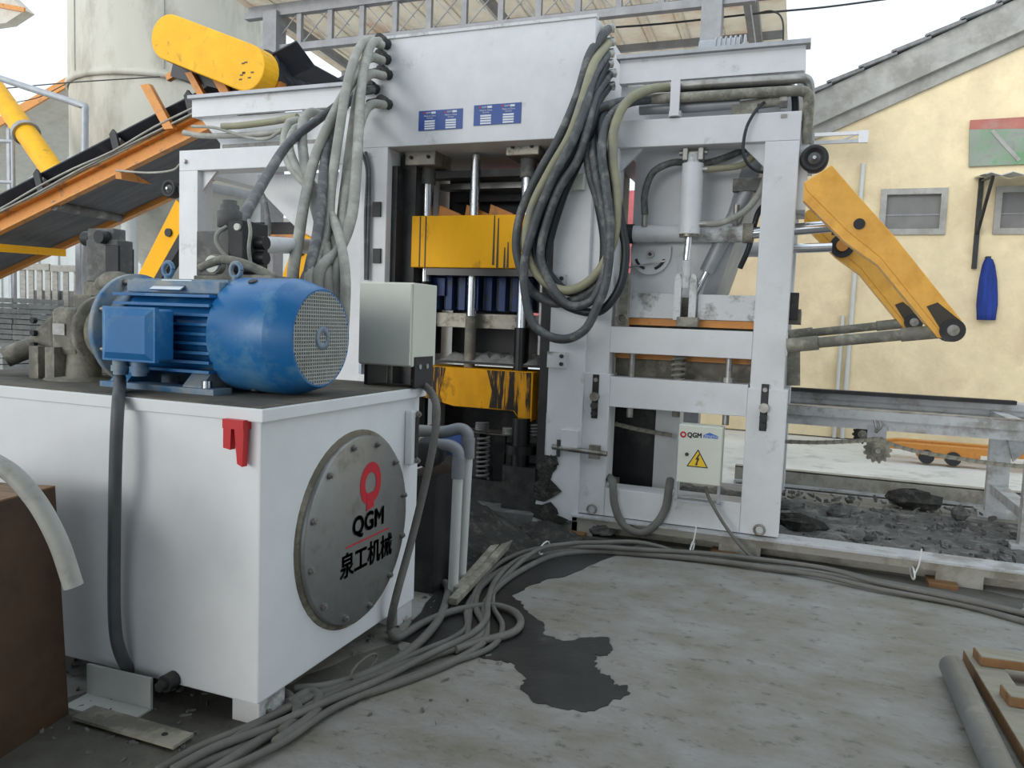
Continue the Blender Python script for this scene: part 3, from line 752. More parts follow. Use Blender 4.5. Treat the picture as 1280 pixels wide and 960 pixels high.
# Q ring logo
m = MB(); n = 36; lc = (cc.y+.07, cc.z+.20); vs = []; fs = []
for i in range(n+1):
    u = -PI/2+.42 + (2*PI-.84)*i/n
    for rr in (.052,.10): vs.append((fx, lc[0]+rr*math.cos(u)*.92, lc[1]+rr*math.sin(u)*1.0))
for i in range(n): fs.append((i*2,i*2+1,i*2+3,i*2+2))
m.add(vs, fs); m.build('logo_ring','red_logo',cv)
MB().prism([(fx,lc[0]-.035,lc[1]-.125),(fx,lc[0]+.03,lc[1]-.115),(fx,lc[0]+.032,lc[1]-.04),(fx,lc[0]-.033,lc[1]-.045)],(.001,0,0)).build('logo_stem','red_logo',cv)
text_mesh('QGM', .12, 'black_ink', cv, (fx, cc.y+.06, cc.z+.02), RX, bold=.0035)
MB().box((fx-.001,cc.y-.13,cc.z-.058),(fx+.001,cc.y+.25,cc.z-.052)).build('logo_line','red_logo',cv)
text_mesh('泉工机械', .12, 'black_ink', cv, (fx, cc.y+.055, cc.z-.145), RX, bold=.002, sx=.95)
# level gauge
g0, g1 = at(511,513,X=TX1), at(521,577,X=TX1)
gz0, gz1, gy = g1.z, g0.z, 3.50
lg = MB().box((TX1-.012,gy-.05,gz0),(TX1+.03,gy+.03,gz1)).build('level_gauge','white_tank',TK,bevel=.008)
MB().box((TX1+.03,gy-.015,gz0+.035),(TX1+.036,gy+.015,gz1-.035)).build('sight_glass','black_plastic',lg)
for z in (gz0+.02, gz1-.02): inst(bolt_x,'bolt',lg,(TX1+.03,gy,z))
# red hooks under the lid
p = at(298,530,Y=TY0)
rh = MB().box((p.x-.045,TY0-.035,p.z-.015),(p.x+.05,TY0+.012,p.z+.02)).build('hook_bar','red_paint',TK)
MB().prism([(p.x-.045,TY0-.03,p.z),(p.x-.008,TY0-.03,p.z),(p.x-.012,TY0-.03,p.z-.095),(p.x-.045,TY0-.03,p.z-.09)],(0,.028,0)).build('hook','red_paint',rh)
MB().prism([(p.x+.005,TY0-.03,p.z),(p.x+.05,TY0-.03,p.z),(p.x+.044,TY0-.03,p.z-.155),(p.x+.02,TY0-.03,p.z-.145)],(0,.028,0)).build('hook','red_paint',rh)
# drain plug
p = at(215,850,Y=TY0)
MB().cyl((p.x,TY0+.01,p.z),(p.x,TY0-.04,p.z),.035,n=12).cyl((p.x,TY0-.04,p.z),(p.x,TY0-.07,p.z),.022,n=6).build('drain_plug','dark_steel',TK)
# filler cap
p = at(457,470,Z=zl); fcx, fcy = p.x, p.y+.06
m = MB(); n = 36; vs = []; fs = []
for j, (z, r) in enumerate(((0,.072),(.09,.072),(.10,.066),(.10,.0))):
    for i in range(n): u = 2*PI*i/n; rr = r*(1+.045*(1 if i % 4 < 2 else -1) if j < 2 else 1); vs.append((fcx+rr*math.cos(u), fcy+rr*math.sin(u), zl+.01+z))
for j in range(3):
    for i in range(n): fs.append((j*n+i, j*n+(i+1) % n, (j+1)*n+(i+1) % n, (j+1)*n+i))
m.add(vs, fs); m.build('filler_cap','alu',TK)

# ---- electric motor
MY, MZ = 2.80, 1.502; RM = .252
MO = thing('electric_motor', 'large blue electric motor with round fan grille on the oil tank', 'motor', (-2.45, MY, zl))
xe, xs_, xf = -1.93, -2.33, -2.98
m = MB()
for prof_ in ([(xs_,RM*.80),(xs_,RM*.985)],[(xs_,RM*.985),(xs_+.012,RM),(xe-.125,RM),(xe-.115,RM*.995)],[(xe-.115,RM*.995),(xe-.012,RM*.86),(xe,RM*.83)],[(xe,RM*.83),(xe,RM*.79)],[(xe,RM*.79),(xe-.03,RM*.79)]):
    m.lathe((0,MY,MZ),(1,0,0),prof_,56)
fc = m.build('fan_cover','blue_paint',MO)
# grille: wires
gr = MB().lathe((0,MY,MZ),(1,0,0),[(xe-.025,RM*.80),(xe-.025,0)],40).build('grille_back','black_plastic',fc)
m = MB(); Rg = RM*.80; ng = 26
for i in range(ng):
    t = -Rg + 2*Rg*(i+.5)/ng; hh = math.sqrt(max(0, Rg*Rg-t*t))
    m.box((xe-.004,MY+t-.0022,MZ-hh),(xe+.002,MY+t+.0022,MZ+hh)); m.box((xe-.004,MY-hh,MZ+t-.0022),(xe+.002,MY+hh,MZ+t+.0022))
m.build('grille_wires','pvc_white',fc)
MB().lathe((0,MY,MZ),(1,0,0),[(xe-.004,.05),(xe+.006,.05),(xe+.006,.026),(xe-.004,.026)],20).build('grille_hub','blue_dusty',fc)
for u in (-1.9, .6, 2.0):
    a = Vector((xs_+.12, MY+RM*math.cos(u), MZ+RM*math.sin(u))); nrm_ = Vector((0,math.cos(u),math.sin(u)))
    MB().cyl(a-nrm_*.005, a+nrm_*.006, .02, n=12).build('cover_screw','dark_steel',fc)
# stator body and cooling ribs
xb0 = xf+.10
MB().lathe((0,MY,MZ),(1,0,0),[(xb0,RM*.80),(xs_+.02,RM*.80)],40).build('stator','blue_paint',MO)
for side in (-1, 1):
    for k in range(9):
        z = MZ - .16 + .04*k; hw = math.sqrt(max(.001,(RM*.8)**2-(z-MZ)**2))
        y0 = MY + side*(hw-.03); y1 = MY + side*(RM*.94)
        MB().box((xb0+.02,min(y0,y1),z-.006),(xs_+.005,max(y0,y1),z+.006)).build('cooling_rib','blue_paint',MO)
for k in range(7):
    y = MY - .12 + .04*k; hz = math.sqrt((RM*.8)**2-(y-MY)**2)
    MB().box((xb0+.02,y-.006,MZ+hz-.03),(xs_+.005,y+.006,MZ+RM*.93)).build('cooling_rib','blue_dusty',MO)
# end shield and mounting flange
MB().lathe((0,MY,MZ),(1,0,0),[(xf+.03,RM*.6),(xf+.05,RM*.84),(xb0+.03,RM*.84),(xb0+.03,RM*.78)],40).build('end_shield','blue_dusty',MO)
MB().lathe((0,MY,MZ),(1,0,0),[(xf,.0),(xf,RM*1.03),(xf+.03,RM*1.03),(xf+.03,.1)],48).build('flange','blue_dusty',MO)
for k in range(8):
    u = 2*PI*(k+.5)/8; MB().cyl((xf+.03,MY+RM*.93*math.cos(u),MZ+RM*.93*math.sin(u)),(xf+.065,MY+RM*.93*math.cos(u),MZ+RM*.93*math.sin(u)),.016,n=6).build('flange_bolt','steel',MO)
# top pad with rating plate and lifting eyes
MB().box((xb0+.03,MY-.17,MZ+.17),(xs_+.0,MY-.03,MZ+.225)).build('top_pad','blue_dusty',MO,bevel=.006)
MB().obox((-2.60,MY-.165,MZ+.205),(1,0,0),(0,.8,.5),(0,-.5,.8),.17,.085,.006).build('rating_plate','alu',MO)
for x in (xb0+.10, xs_-.06):
    z = MZ+RM*.95
    pts = [Vector((x+.028*math.cos(u), MY, z+.045+.032*math.sin(u))) for u in [2*PI*i/14 for i in range(15)]]
    m = MB().tube(pts,.011,n=8,sm=0); m.cyl((x,MY,z-.03),(x,MY,z+.016),.018,n=10); m.build('lifting_eye','blue_dusty',MO)
# terminal box facing the camera
p, q = at(129,384,Y=2.40), at(192,452,Y=2.40)
tb = MB().box((p.x,2.42,q.z),(q.x,2.51,p.z)).build('terminal_box','blue_paint',MO,bevel=.01)
m = MB(); i_ = .025
x0, x1, z0, z1 = p.x-.006, q.x+.006, q.z-.006, p.z+.006
m.box((x0,2.40,z0),(x1,2.422,z1))
vs = [(x0+.008,2.40,z0+.008),(x1-.008,2.40,z0+.008),(x1-.008,2.40,z1-.008),(x0+.008,2.40,z1-.008),(x0+.035,2.382,z0+.035),(x1-.035,2.382,z0+.035),(x1-.035,2.382,z1-.035),(x0+.035,2.382,z1-.035)]
m.add(vs,[(4,5,6,7),(0,1,5,4),(1,2,6,5),(2,3,7,6),(3,0,4,7)]); m.build('terminal_lid','blue_paint',tb)
for k, px in enumerate((151,174)):
    x = at(px,470,Y=2.465).x
    m = MB().cyl((x,2.465,q.z+.01),(x,2.465,q.z-.03),.032,n=8); m.cyl((x,2.465,q.z-.03),(x,2.465,q.z-.055),.038,n=8); m.cyl((x,2.465,q.z-.055),(x,2.465,q.z-.07),.03,n=12)
    m.build('cable_gland','blue_dusty',tb)
MB().box((p.x+.04,2.50,q.z+.04),(q.x-.09,MY-.15,p.z-.04)).build('box_neck','blue_paint',MO)
# feet
for x in (xb0+.06, xs_-.08):
    for s_ in (-1,1):
        MB().prism([(x-.05,MY+s_*.05,zl+.006),(x-.05,MY+s_*.24,zl+.006),(x-.05,MY+s_*.24,zl+.035),(x-.05,MY+s_*.17,zl+.10),(x-.05,MY+s_*.05,zl+.12)],(.1,0,0)).build('foot','blue_dusty',MO)
MB().box((xb0-.02,MY-.27,zl+.006),(xs_+.06,MY-.16,zl+.03)).build('base_rail','blue_dusty',MO)
MB().box((xb0-.02,MY+.16,zl+.006),(xs_+.06,MY+.27,zl+.03)).build('base_rail','blue_dusty',MO)
for x in (xs_-.02,):
    MB().cyl((x,MY-.22,zl+.03),(x,MY-.22,zl+.06),.022,n=6).build('foot_bolt','alu',MO)

# ---- hydraulic pump left of the motor
PU = thing('hydraulic_pump', 'dusty grey hydraulic piston pump coupled to the blue motor', 'pump', (-3.4, MY, zl))
MB().lathe((0,MY,MZ-.02),(1,0,0),[(xf-.17,.10),(xf-.17,.14),(xf-.05,.20),(xf-.01,.24),(xf,.24)],36).build('bell_housing','dusty_iron',PU)
MB().lathe((0,MY,MZ-.02),(1,0,0),[(xf-.22,.0),(xf-.22,.165),(xf-.215,.172),(xf-.185,.172),(xf-.18,.12)],36).build('bell_flange','dusty_iron',PU)
p, q = at(57,383,Y=2.62), at(118,448,Y=2.62)
MB().box((p.x,2.64,q.z),(xf-.2,2.96,p.z)).build('pump_body','dusty_iron',PU,bevel=.03)
MB().prism([(p.x,2.66,p.z-.02),(p.x,2.66,q.z+.03),(p.x-.20,2.66,q.z+.05),(p.x-.16,2.66,p.z-.13)],(0,.28,0)).build('pump_end','dusty_iron',PU,bevel=.02)
a, b = at(65,404,Y=2.63), at(80,419,Y=2.63); MB().box((a.x,2.632,b.z),(b.x,2.642,a.z)).build('type_plate','steel',PU)
for k in range(3):
    z = q.z+.04+.06*k; MB().cyl((p.x-.12,2.64,z),(p.x-.12,2.66,z),.016,n=6).build('bolt','dark_steel',PU)
MB().cyl((p.x-.22,2.78,q.z+.05),(p.x-.33,2.66,q.z-.03),.05,n=14).build('suction_port','dusty_iron',PU)
for px in (42,62): 
    x = at(px,465,Y=2.6).x; MB().box((x-.03,2.6,zl+.006),(x+.03,2.75,q.z+.04)).build('bracket','dusty_iron',PU)
x = at(100,470,Y=2.7).x
MB().lathe((x,2.72,0),(0,0,1),[(zl+.006,.17),(zl+.016,.16),(zl+.022,.08),(q.z+.02,.07)],24).build('pedestal','dusty_iron',PU)
# ---- valve tower behind the pump
VT = thing('valve_tower', 'tall dusty hydraulic valve block standing behind the pump', 'valve', (-3.45,3.15,zl))
p, q = at(104,366,Y=3.05), at(145,304,Y=3.05)
MB().box((p.x,3.05,zl),(q.x,3.17,p.z+.06)).build('manifold','dusty_iron',VT,bevel=.006)
MB().box((p.x+.01,3.06,p.z+.06),(q.x-.0,3.16,q.z+.02)).build('valve_body','dusty_dark',VT,bevel=.006)
MB().box((q.x-.07,3.045,p.z+.10),(q.x+.02,3.06,q.z-.01)).build('solenoid_plate','dark_steel',VT,bevel=.004)
a, b = at(107,290,Y=3.06), at(140,304,Y=3.06)
MB().box((a.x,3.07,b.z),(b.x,3.15,a.z+.02)).build('pilot_block','dusty_dark',VT,bevel=.006)
MB().cyl((a.x+.0,3.11,(a.z+b.z)/2),(a.x-.06,3.11,(a.z+b.z)/2),.04,n=14).build('coil','dark_steel',VT)
MB().cyl((b.x-.05,3.07,(a.z+b.z)/2),(b.x-.05,3.02,(a.z+b.z)/2),.035,n=14).build('coil','dark_steel',VT)
a, b = at(147,310,Y=3.2), at(157,350,Y=3.2); MB().box((a.x,3.2,b.z),(b.x,3.26,a.z)).build('connector','black_plastic',VT,bevel=.006)
a = at(137,345,Y=3.04); MB().box((a.x-.03,3.035,a.z-.02),(a.x+.05,3.05,a.z+.01)).build('tag','blue_logo',VT)
# big elbow pipe
pts = W((128,368,3.2),(128,358,3.1),(138,350,3.05),(152,351,3.05),(165,358,3.1))
MB().tube(pts,.045,n=14).build('elbow_pipe','dusty_iron',VT)
# small gauges, manifold blocks
a, b = at(92,368,Y=2.85), at(114,378,Y=2.85); MB().box((a.x,2.85,b.z-.05),(b.x,2.97,a.z)).build('port_block','dusty_iron',PU,bevel=.005)

# ---- large valve block behind the motor
VB = thing('valve_block', 'dark hydraulic servo valve block with round cap behind the motor', 'valve', (-2.95,3.3,zl))
YV = 3.25
p, q = at(242,288,Y=YV), at(290,345,Y=YV)
MB().box((p.x,YV,zl),(q.x+.12,YV+.3,q.z)).build('manifold','dusty_iron',VB,bevel=.006)
MB().box((p.x,YV+.02,q.z),(q.x-.0,YV+.28,p.z)).build('valve_body','dusty_dark',VB,bevel=.006)
a, b = at(290,276,Y=YV), at(308,340,Y=YV)
MB().box((a.x,YV-.03,b.z),(b.x,YV+.17,a.z)).build('solenoid','dark_steel',VB,bevel=.006)
for k in (.3, .6): MB().cyl((b.x,YV+.08,b.z+(a.z-b.z)*k),(b.x+.06,YV+.08,b.z+(a.z-b.z)*k),.035,n=12).build('coil_end','black_plastic',VB)
c = at(287,270,Y=YV+.08)
MB().cyl((c.x,c.y,c.z-.14),(c.x,c.y,c.z-.05),.035,n=14).build('cap_stem','dusty_iron',VB)
MB().lathe((c.x,c.y,c.z),(0,0,1),[(-.06,.0),(-.06,.062),(.02,.066),(.03,.05),(.055,.05),(.06,.038),(.08,.038),(.08,0)],20).build('round_cap','dusty_dark',VB)
a = at(298,284,Y=YV-.03); MB().cyl((a.x,YV-.03,a.z),(a.x,YV-.045,a.z),.018,n=14).build('port_plug','cream_box',VB)
a = at(266,330,Y=3.1); MB().cyl((a.x,3.1,a.z),(a.x,3.14,a.z),.05,n=20).build('pressure_gauge','dusty_iron',VB)
MB().cyl((a.x,3.09,a.z),(a.x,3.1,a.z),.042,n=20).build('gauge_face','cream_box',VB)
MB().tube(W((283,284,YV),(272,292,YV-.06),(272,305,YV-.06),(285,322,YV-.04),(300,330,YV-.04)),.012,n=8).build('pilot_line','hose_grey',VB)
MB().tube(W((311,275,YV-.03),(313,290,YV-.07),(311,310,YV-.07),(313,328,YV-.05)),.009,n=8).build('pilot_line','hose_grey',VB)
MB().tube(W((250,335,3.1),(275,325,3.08),(300,328,3.05),(325,338,3.1),(345,348,3.15)),.022,n=8).build('return_line','dusty_iron',VB)
a, b = at(272,338,Y=3.1), at(340,350,Y=3.1)
MB().box((a.x,3.1,zl),(b.x,3.3,a.z-.02)).build('sub_plate','dusty_iron',VB)
# white horizontal pipe from block toward the press
a, b = at(325,306,Y=3.6), at(388,308,Y=4.6)
MB().cyl(a,b,.05,n=16).build('delivery_pipe','white_paint',VB)

# ---- control cabinet on the tank
CB = thing('control_cabinet', 'cream control cabinet on a dark bracket at the back of the oil tank', 'cabinet', (-1.95,3.5,zl))
YC = 3.44
p, q = at(451,352,Y=YC), at(515,459,Y=YC)
MB().box((p.x,YC,q.z),(q.x,YC+.26,p.z)).build('case','cream_box',CB,bevel=.006)
MB().box((p.x+.006,YC-.018,q.z+.006),(q.x-.006,YC,p.z-.006)).build('door','cream_box',CB,bevel=.004)
MB().box((q.x-.005,YC+.02,zl+.0),(q.x+.006,YC+.22,q.z+.05)).build('bracket','black_plastic',CB)
MB().box((p.x+.02,YC+.02,zl),(p.x+.04,YC+.22,q.z)).build('bracket','black_plastic',CB)
for dy in (.07,.15): MB().cyl((q.x+.006,YC+dy,q.z-.0),(q.x+.012,YC+dy,q.z-.0),.014,n=10).build('bracket_screw','alu',CB)

# ================================================================== RIGHT FEEDER FRAME
YM = 5.65
xl, xr = at(732,440,Y=YM).x, at(1001,160,Y=YM).x
xl_in, xr_in = xl+.185, xr-.225
zT, zO = 3.10, 2.905                       # frame top, underside of top beam
zb1t, zb1b, zl1 = 1.60, 1.405, 1.245       # upper bar, lower-frame top
YR = 7.35                                  # rear side
FF = thing('feeder_portal', 'white steel portal frame of the feeder right of the press', 'frame', ((xl+xr)/2, 6.5, 0))
for y in (YM, YR):
    MB().box((xl,y,zl1-.06),(xl_in,y+.2,zO)).build('post','white_paint',FF,bevel=.006)
    MB().box((xr_in,y,zl1-.06),(xr,y+.2,zO)).build('post','white_paint',FF,bevel=.006)
    MB().box((xl,y,zO),(xr,y+.2,zT)).build('top_beam','white_paint',FF,bevel=.006)
    MB().box((xl_in,y,zb1b),(xr_in,y+.2,zb1t)).build('cross_bar','white_paint',FF,bevel=.004)
for x in (xl+.02, xr-.2):
    MB().box((x,YM+.2,zO),(x+.18,YR,zT-.02)).build('side_beam','white_paint',FF)
    MB().box((x,YM+.2,zb1b),(x+.18,YR,zb1t)).build('side_beam','white_paint',FF)
g = .16
MB().prism([(xl_in,YM+.06,zO),(xl_in+g,YM+.06,zO),(xl_in,YM+.06,zO-g)],(0,.03,0)).build('gusset','white_paint',FF)
MB().prism([(xr_in,YM+.06,zO),(xr_in-g,YM+.06,zO),(xr_in,YM+.06,zO-g)],(0,.03,0)).build('gusset','white_paint',FF)
p = at(980,145,Y=YM); MB().box((p.x-.02,YM-.006,p.z-.012),(p.x+.02,YM,p.z+.012)).build('slot_lug','steel',FF)
# right side plate with lugs where the wheel sits
MB().box((xr,YM+.08,2.45),(xr+.06,YM+.55,3.05)).build('side_plate','white_dirty',FF)
for z in (2.55,2.75,2.95): MB().box((xr+.06,YM+.12,z-.03),(xr+.09,YM+.3,z+.03)).build('side_lug','white_dirty',FF)
# pipe clips and hook stand at left
p = at(777,395,Y=YM-.02)
MB().box((p.x-.03,YM+.02,1.58),(p.x+.03,YM+.1,2.0)).build('hook_strip','dusty_iron',FF)
pts = [Vector((p.x+.035*math.cos(u),YM-.0,1.66+.035*math.sin(u))) for u in [PI*1.6*i/10 for i in range(11)]]
MB().tube(pts,.01,n=6,sm=0).build('hook_ring','steel',FF)

# lower support frame
LF = thing('support_frame', 'white lower support frame with slotted bolt plates carrying the feeder', 'frame', ((xl+xr)/2, 6.5, .16))
yl = YM-.02
lx0, lx1 = at(727,550,Y=yl).x, xr+.03
zo3t, zo3b, zbase = 1.0, .38, .165
MB().box((lx0,yl,zbase),(xl_in+.02,yl+.22,zl1)).build('leg','white_paint',LF,bevel=.006)
MB().box((xr_in-.01,yl,zbase),(lx1,yl+.22,zl1-.04)).build('leg','white_paint',LF,bevel=.006)
MB().box((xl_in+.02,yl+.004,zo3t),(xr_in-.01,yl+.22,zl1-.02)).build('top_bar','white_paint',LF,bevel=.004)
MB().box((xl_in+.02,yl+.004,zbase),(xr_in-.01,yl+.22,zo3b)).build('bottom_bar','white_paint',LF,bevel=.004)
for x0, x1 in ((lx0, xl_in),(xr_in, lx1)):
    MB().box((x0,YR,zbase),(x1,YR+.2,zl1-.06)).build('leg','white_paint',LF,bevel=.006)
MB().box((xl_in,YR+.01,zo3t),(xr_in,YR+.2,zl1-.06)).build('top_bar','white_paint',LF)
MB().box((lx0,yl+.22,zbase),(lx0+.15,YR,zo3b-.05)).build('side_bar','white_dirty',LF)
MB().box((lx1-.2,yl+.22,zbase),(lx1-.05,YR,zbase+.08)).build('side_bar','white_dirty',LF)
# slot plates with bolts
for (px, py0, py1) in ((744,468,523),(955,480,539)):
    a, b = at(px,py0,Y=yl), at(px,py1,Y=yl); xm = (a.x+b.x)/2
    sp = MB().box((xm-.025,yl-.006,b.z),(xm+.025,yl+.002,a.z)).build('slot','black_grease',LF,bevel=.02)
    for k, (f, r, mt) in enumerate(((.12,.016,'steel'),(.50,.034,'steel'),(.70,.026,'dark_steel'),(.88,.02,'dark_steel'))):
        z = a.z + (b.z-a.z)*f
        MB().cyl((xm,yl-.004,z),(xm,yl-.04 if k else yl-.015,z),r,n=12).build('slot_bolt',mt,sp)
# barrel latch on the left seam
p = at(716,555,Y=yl)
lt = MB().box((p.x-.08,yl-.05,p.z-.02),(p.x+.05,yl-.02,p.z+.11)).build('latch_block','white_paint',LF)
MB().cyl((p.x-.15,yl-.04,p.z-.03),(p.x+.28,yl-.04,p.z-.045),.02,n=10).build('latch_bolt','steel',lt)
MB().box((p.x+.14,yl-.05,p.z-.09),(p.x+.22,yl,p.z+.01)).build('latch_keeper','steel',lt)
MB().cyl((p.x-.1,yl-.045,p.z-.1),(p.x-.1,yl-.045,p.z+.03),.015,n=8).build('latch_handle','dark_steel',lt)
for (px, py) in ((740,636),(949,662)):
    p = at(px,py,Y=yl); pts = [Vector((p.x+.035*math.cos(u),yl-.012,p.z+.035*math.sin(u))) for u in [2*PI*i/14 for i in range(15)]]
    MB().tube(pts,.008,n=6,sm=0).build('lifting_ring','steel',LF)
# adjusting bolts and spring in the slot between the bars
for k, px in enumerate((791,849,912)):
    a, b = at(px,443,Y=yl+.1), at(px,477,Y=yl+.1)
    if k == 1:
        spring(LF,a.x,yl+.1,b.z-.02,a.z+.06,.045,7,'dusty_iron',.012,'adjusting_spring')
        MB().cyl((a.x,yl+.1,.95),(a.x,yl+.1,a.z+.08),.03,n=12).build('adjusting_bolt','dusty_iron',LF)
    else:
        MB().cyl((a.x,yl+.1,.92),(a.x,yl+.1,a.z+.02),.024,n=12).build('adjusting_bolt','steel',LF)
        MB().cyl((a.x,yl+.1,b.z-.01),(a.x,yl+.1,b.z+.03),.045,n=6).build('adjusting_nut','steel',LF)
        MB().cyl((a.x,yl+.1,a.z-.0),(a.x,yl+.1,a.z+.03),.038,n=6).build('adjusting_nut','steel',LF)
# inside: channel seen through the slot, inner pillar
MB().box((xl_in-.02,5.95,1.22),(xr_in+.02,6.0,1.36)).build('inner_channel','dusty_iron',LF)
a, b = at(822,540,Y=6.1), at(845,610,Y=6.1)
MB().box((a.x-.02,6.1,.2),(b.x,6.3,1.1)).build('inner_pillar','white_paint',LF)
MB().box((xl_in-.35,6.35,.18),(a.x-.02,6.45,1.2)).build('inner_guard','dark_steel',LF)
MB().box((xl_in,YR-.1,.9),(xr_in,YR-.02,1.0)).build('inner_rail','rail_paint',LF)

# feeder drawer: white box, orange skid, hopper panels
FD = thing('feeder_carriage', 'white feeder carriage beam above an orange skid inside the feeder frame', 'carriage', ((xl+xr)/2, 6.2, 1.6))
a, b = at(783,366,Y=5.82), at(945,402,Y=5.82)
for x0, x1 in ((a.x, at(845,380,Y=5.82).x),(at(872,380,Y=5.82).x, b.x)):
    MB().box((x0,5.82,b.z),(x1,5.95,a.z)).build('drawer_panel','white_dirty',FD,bevel=.004)
MB().box((a.x,5.97,1.45),(b.x,6.05,a.z-.02)).build('drawer_body','dusty_iron',FD)
MB().box((a.x-.03,5.84,b.z-.055),(b.x+.05,6.1,b.z-.002)).build('skid','orange_paint',FD)
MB().box((a.x-.1,5.86,1.36),(b.x+.1,5.96,1.43)).build('skid','orange_paint',FD)
MB().box((a.x,7.0,b.z),(b.x+.25,7.1,a.z)).build('drawer_panel','white_dirty',FD)
MB().box((b.x,5.9,b.z),(b.x+.3,7.1,b.z+.1)).build('drawer_end','dusty_iron',FD)
a, b = at(986,366,Y=5.9), at(997,400,Y=5.9)
MB().box((a.x,5.85,b.z),(b.x,6.0,a.z)).build('end_stop','dark_steel',FD,bevel=.004)
# clevis on drawer
for px in (848,867):
    a, b = at(px,346,Y=5.76), at(px,400,Y=5.76)
    MB().prism([(a.x-.025,5.76,b.z),(a.x+.025,5.76,b.z),(a.x+.025,5.76,a.z-.02),(a.x+.01,5.76,a.z+.02),(a.x-.01,5.76,a.z+.02),(a.x-.025,5.76,a.z-.02)],(0,.06,0)).build('clevis_ear','white_dirty',FD)
a, b = at(851,396,Y=5.74), at(870,409,Y=5.74); MB().box((a.x-.03,5.74,b.z),(b.x+.01,5.86,a.z)).build('clevis_base','dusty_iron',FD,bevel=.006)
a = at(857,352,Y=5.75); MB().cyl((a.x-.08,5.79,a.z),(a.x+.08,5.79,a.z),.028,n=12).build('clevis_pin','steel',FD)

# material hopper body behind the frame
HP = thing('feed_hopper', 'pale grey steel material hopper above the feeder with a wide rim', 'hopper', ((xl+xr)/2, 6.4, 1.6))
a = at(790,200,Y=5.98); b = at(868,365,Y=5.98)
zT2 = at(900,60,Y=5.80).z; zR2 = at(900,92,Y=5.80).z
hx0, hx1 = at(775,82,Y=5.8).x, at(1007,66,Y=5.8).x
zrim = at(890,66,Y=5.8).z
MB().box((hx0,5.8,zrim-.17),(hx1,5.86,zrim)).build('rim_front','white_paint',HP)
MB().box((hx0-.02,5.76,zrim),(hx1+.03,5.9,zrim+.03)).build('rim_flange','galv',HP)
MB().box((hx1-.05,5.86,zrim-.17),(hx1,7.2,zrim)).build('rim_side','white_paint',HP)
MB().box((hx0,5.86,zrim-.17),(hx0+.05,7.2,zrim)).build('rim_side','white_paint',HP)
MB().box((hx0,7.15,zrim-.17),(hx1,7.2,zrim)).build('rim_rear','white_paint',HP)
MB().box((hx0+.0,5.88,zT-.1),(hx1-.06,5.92,zrim-.17)).build('upper_panel','white_paint',HP)
MB().box((hx1-.17,5.84,zrim-.5),(hx1-.14,5.92,zrim-.17)).build('stiffener','white_paint',HP)
# lower panels: front (flat) and slanted cheek
fx0, fx1 = at(790,300,Y=6.0).x, at(872,365,Y=6.0).x
ztop, zbot = 2.95, 1.72
topx = at(935,190,Y=6.0).x
MB().prism([(fx0,6.0,zbot),(fx1,6.0,zbot),(topx,6.0,ztop),(fx0,6.0,ztop)],(0,.02,0)).build('front_panel','white_paint',HP)
MB().prism([(fx1,6.0,zbot),(fx1+.09,6.04,zbot),(topx+.14,6.04,ztop),(topx,6.0,ztop)],(0,.9,0)).build('slanted_cheek','galv',HP)
MB().box((fx0,6.02,zbot),(fx0+.02,7.0,ztop)).build('side_panel','black_plastic',HP)
MB().prism([(fx0+.06,5.995,zbot),(fx0+.42,5.995,zbot),(fx0+.36,5.995,zbot+.38),(fx0+.14,5.995,zbot+.38)],(0,.006,0)).build('chute_plate','white_paint',HP)
# dial bracket
c = at(813,318,Y=5.97); rd = .155
m = MB(); poly = [(c.x-rd,5.97,c.z+.06)]+[(c.x+rd*math.cos(u),5.97,c.z+rd*math.sin(u)) for u in [PI+PI*i/16 for i in range(17)]]+[(c.x+rd,5.97,c.z+.06)]
m.prism(poly,(0,.02,0)); db = m.build('dial_plate','white_paint',HP)
for s_ in (-1,1):
    pts = [Vector((c.x+.115*math.cos(u),5.968,c.z+.115*math.sin(u))) for u in [(-PI/2+s_*(.35+.9*i/8)) for i in range(9)]]
    MB().tube(pts,.011,n=6,sm=0).build('dial_slot','black_plastic',db)
MB().cyl((c.x,5.97,c.z),(c.x,5.95,c.z),.03,n=16).build('dial_hub','steel',db); MB().cyl((c.x,5.95,c.z),(c.x,5.944,c.z),.014,n=10).build('dial_bolt','black_plastic',db)
MB().bar((c.x-.2,5.955,c.z-.11),(c.x+.12,5.955,c.z-.05),.006,.012).build('dial_lever','steel',db)
# second slanted cylinder
a, b = at(938,230,Y=6.0), at(883,340,Y=6.0)
MB().cyl(a,b,.055,n=16).build('slanted_cylinder','galv',HP)
MB().cyl(b,b+(b-a).normalized()*.3,.025,n=12).build('slanted_rod','chrome',HP)
a = at(932,228,Y=5.93); MB().box((a.x-.09,5.93,a.z-.06),(a.x+.12,6.03,a.z+.03)).build('cylinder_bracket','dusty_dark',HP)

# vertical hydraulic cylinder
VC = thing('hydraulic_cylinder', 'upright white hydraulic cylinder hanging from the feeder top beam', 'cylinder', at(862,290,Y=5.76))
xt_, zt1, zt2 = at(865,205,Y=5.76), at(862,293,Y=5.76), None
X1 = at(864,250,Y=5.76).x
MB().cyl((X1,5.76,zt1.z),(X1,5.76,xt_.z),.082*.95,n=24).build('barrel','white_paint',VC)
MB().cyl((X1,5.76,zt1.z-.02),(X1,5.76,zt1.z+.01),.072,n=24).build('gland','steel',VC)
MB().cyl((X1,5.76,xt_.z),(X1,5.76,xt_.z+.07),.045,n=16).build('neck','white_dirty',VC)
for s_ in (-1,1): MB().box((X1+s_*.055-.02,5.72,xt_.z+.02),(X1+s_*.055+.02,5.80,zO)).build('top_lug','steel',VC,bevel=.006)
MB().cyl((X1-.1,5.76,xt_.z+.08),(X1+.1,5.76,xt_.z+.08),.02,n=10).build('top_pin','steel',VC)
zr0 = at(859,325,Y=5.76).z
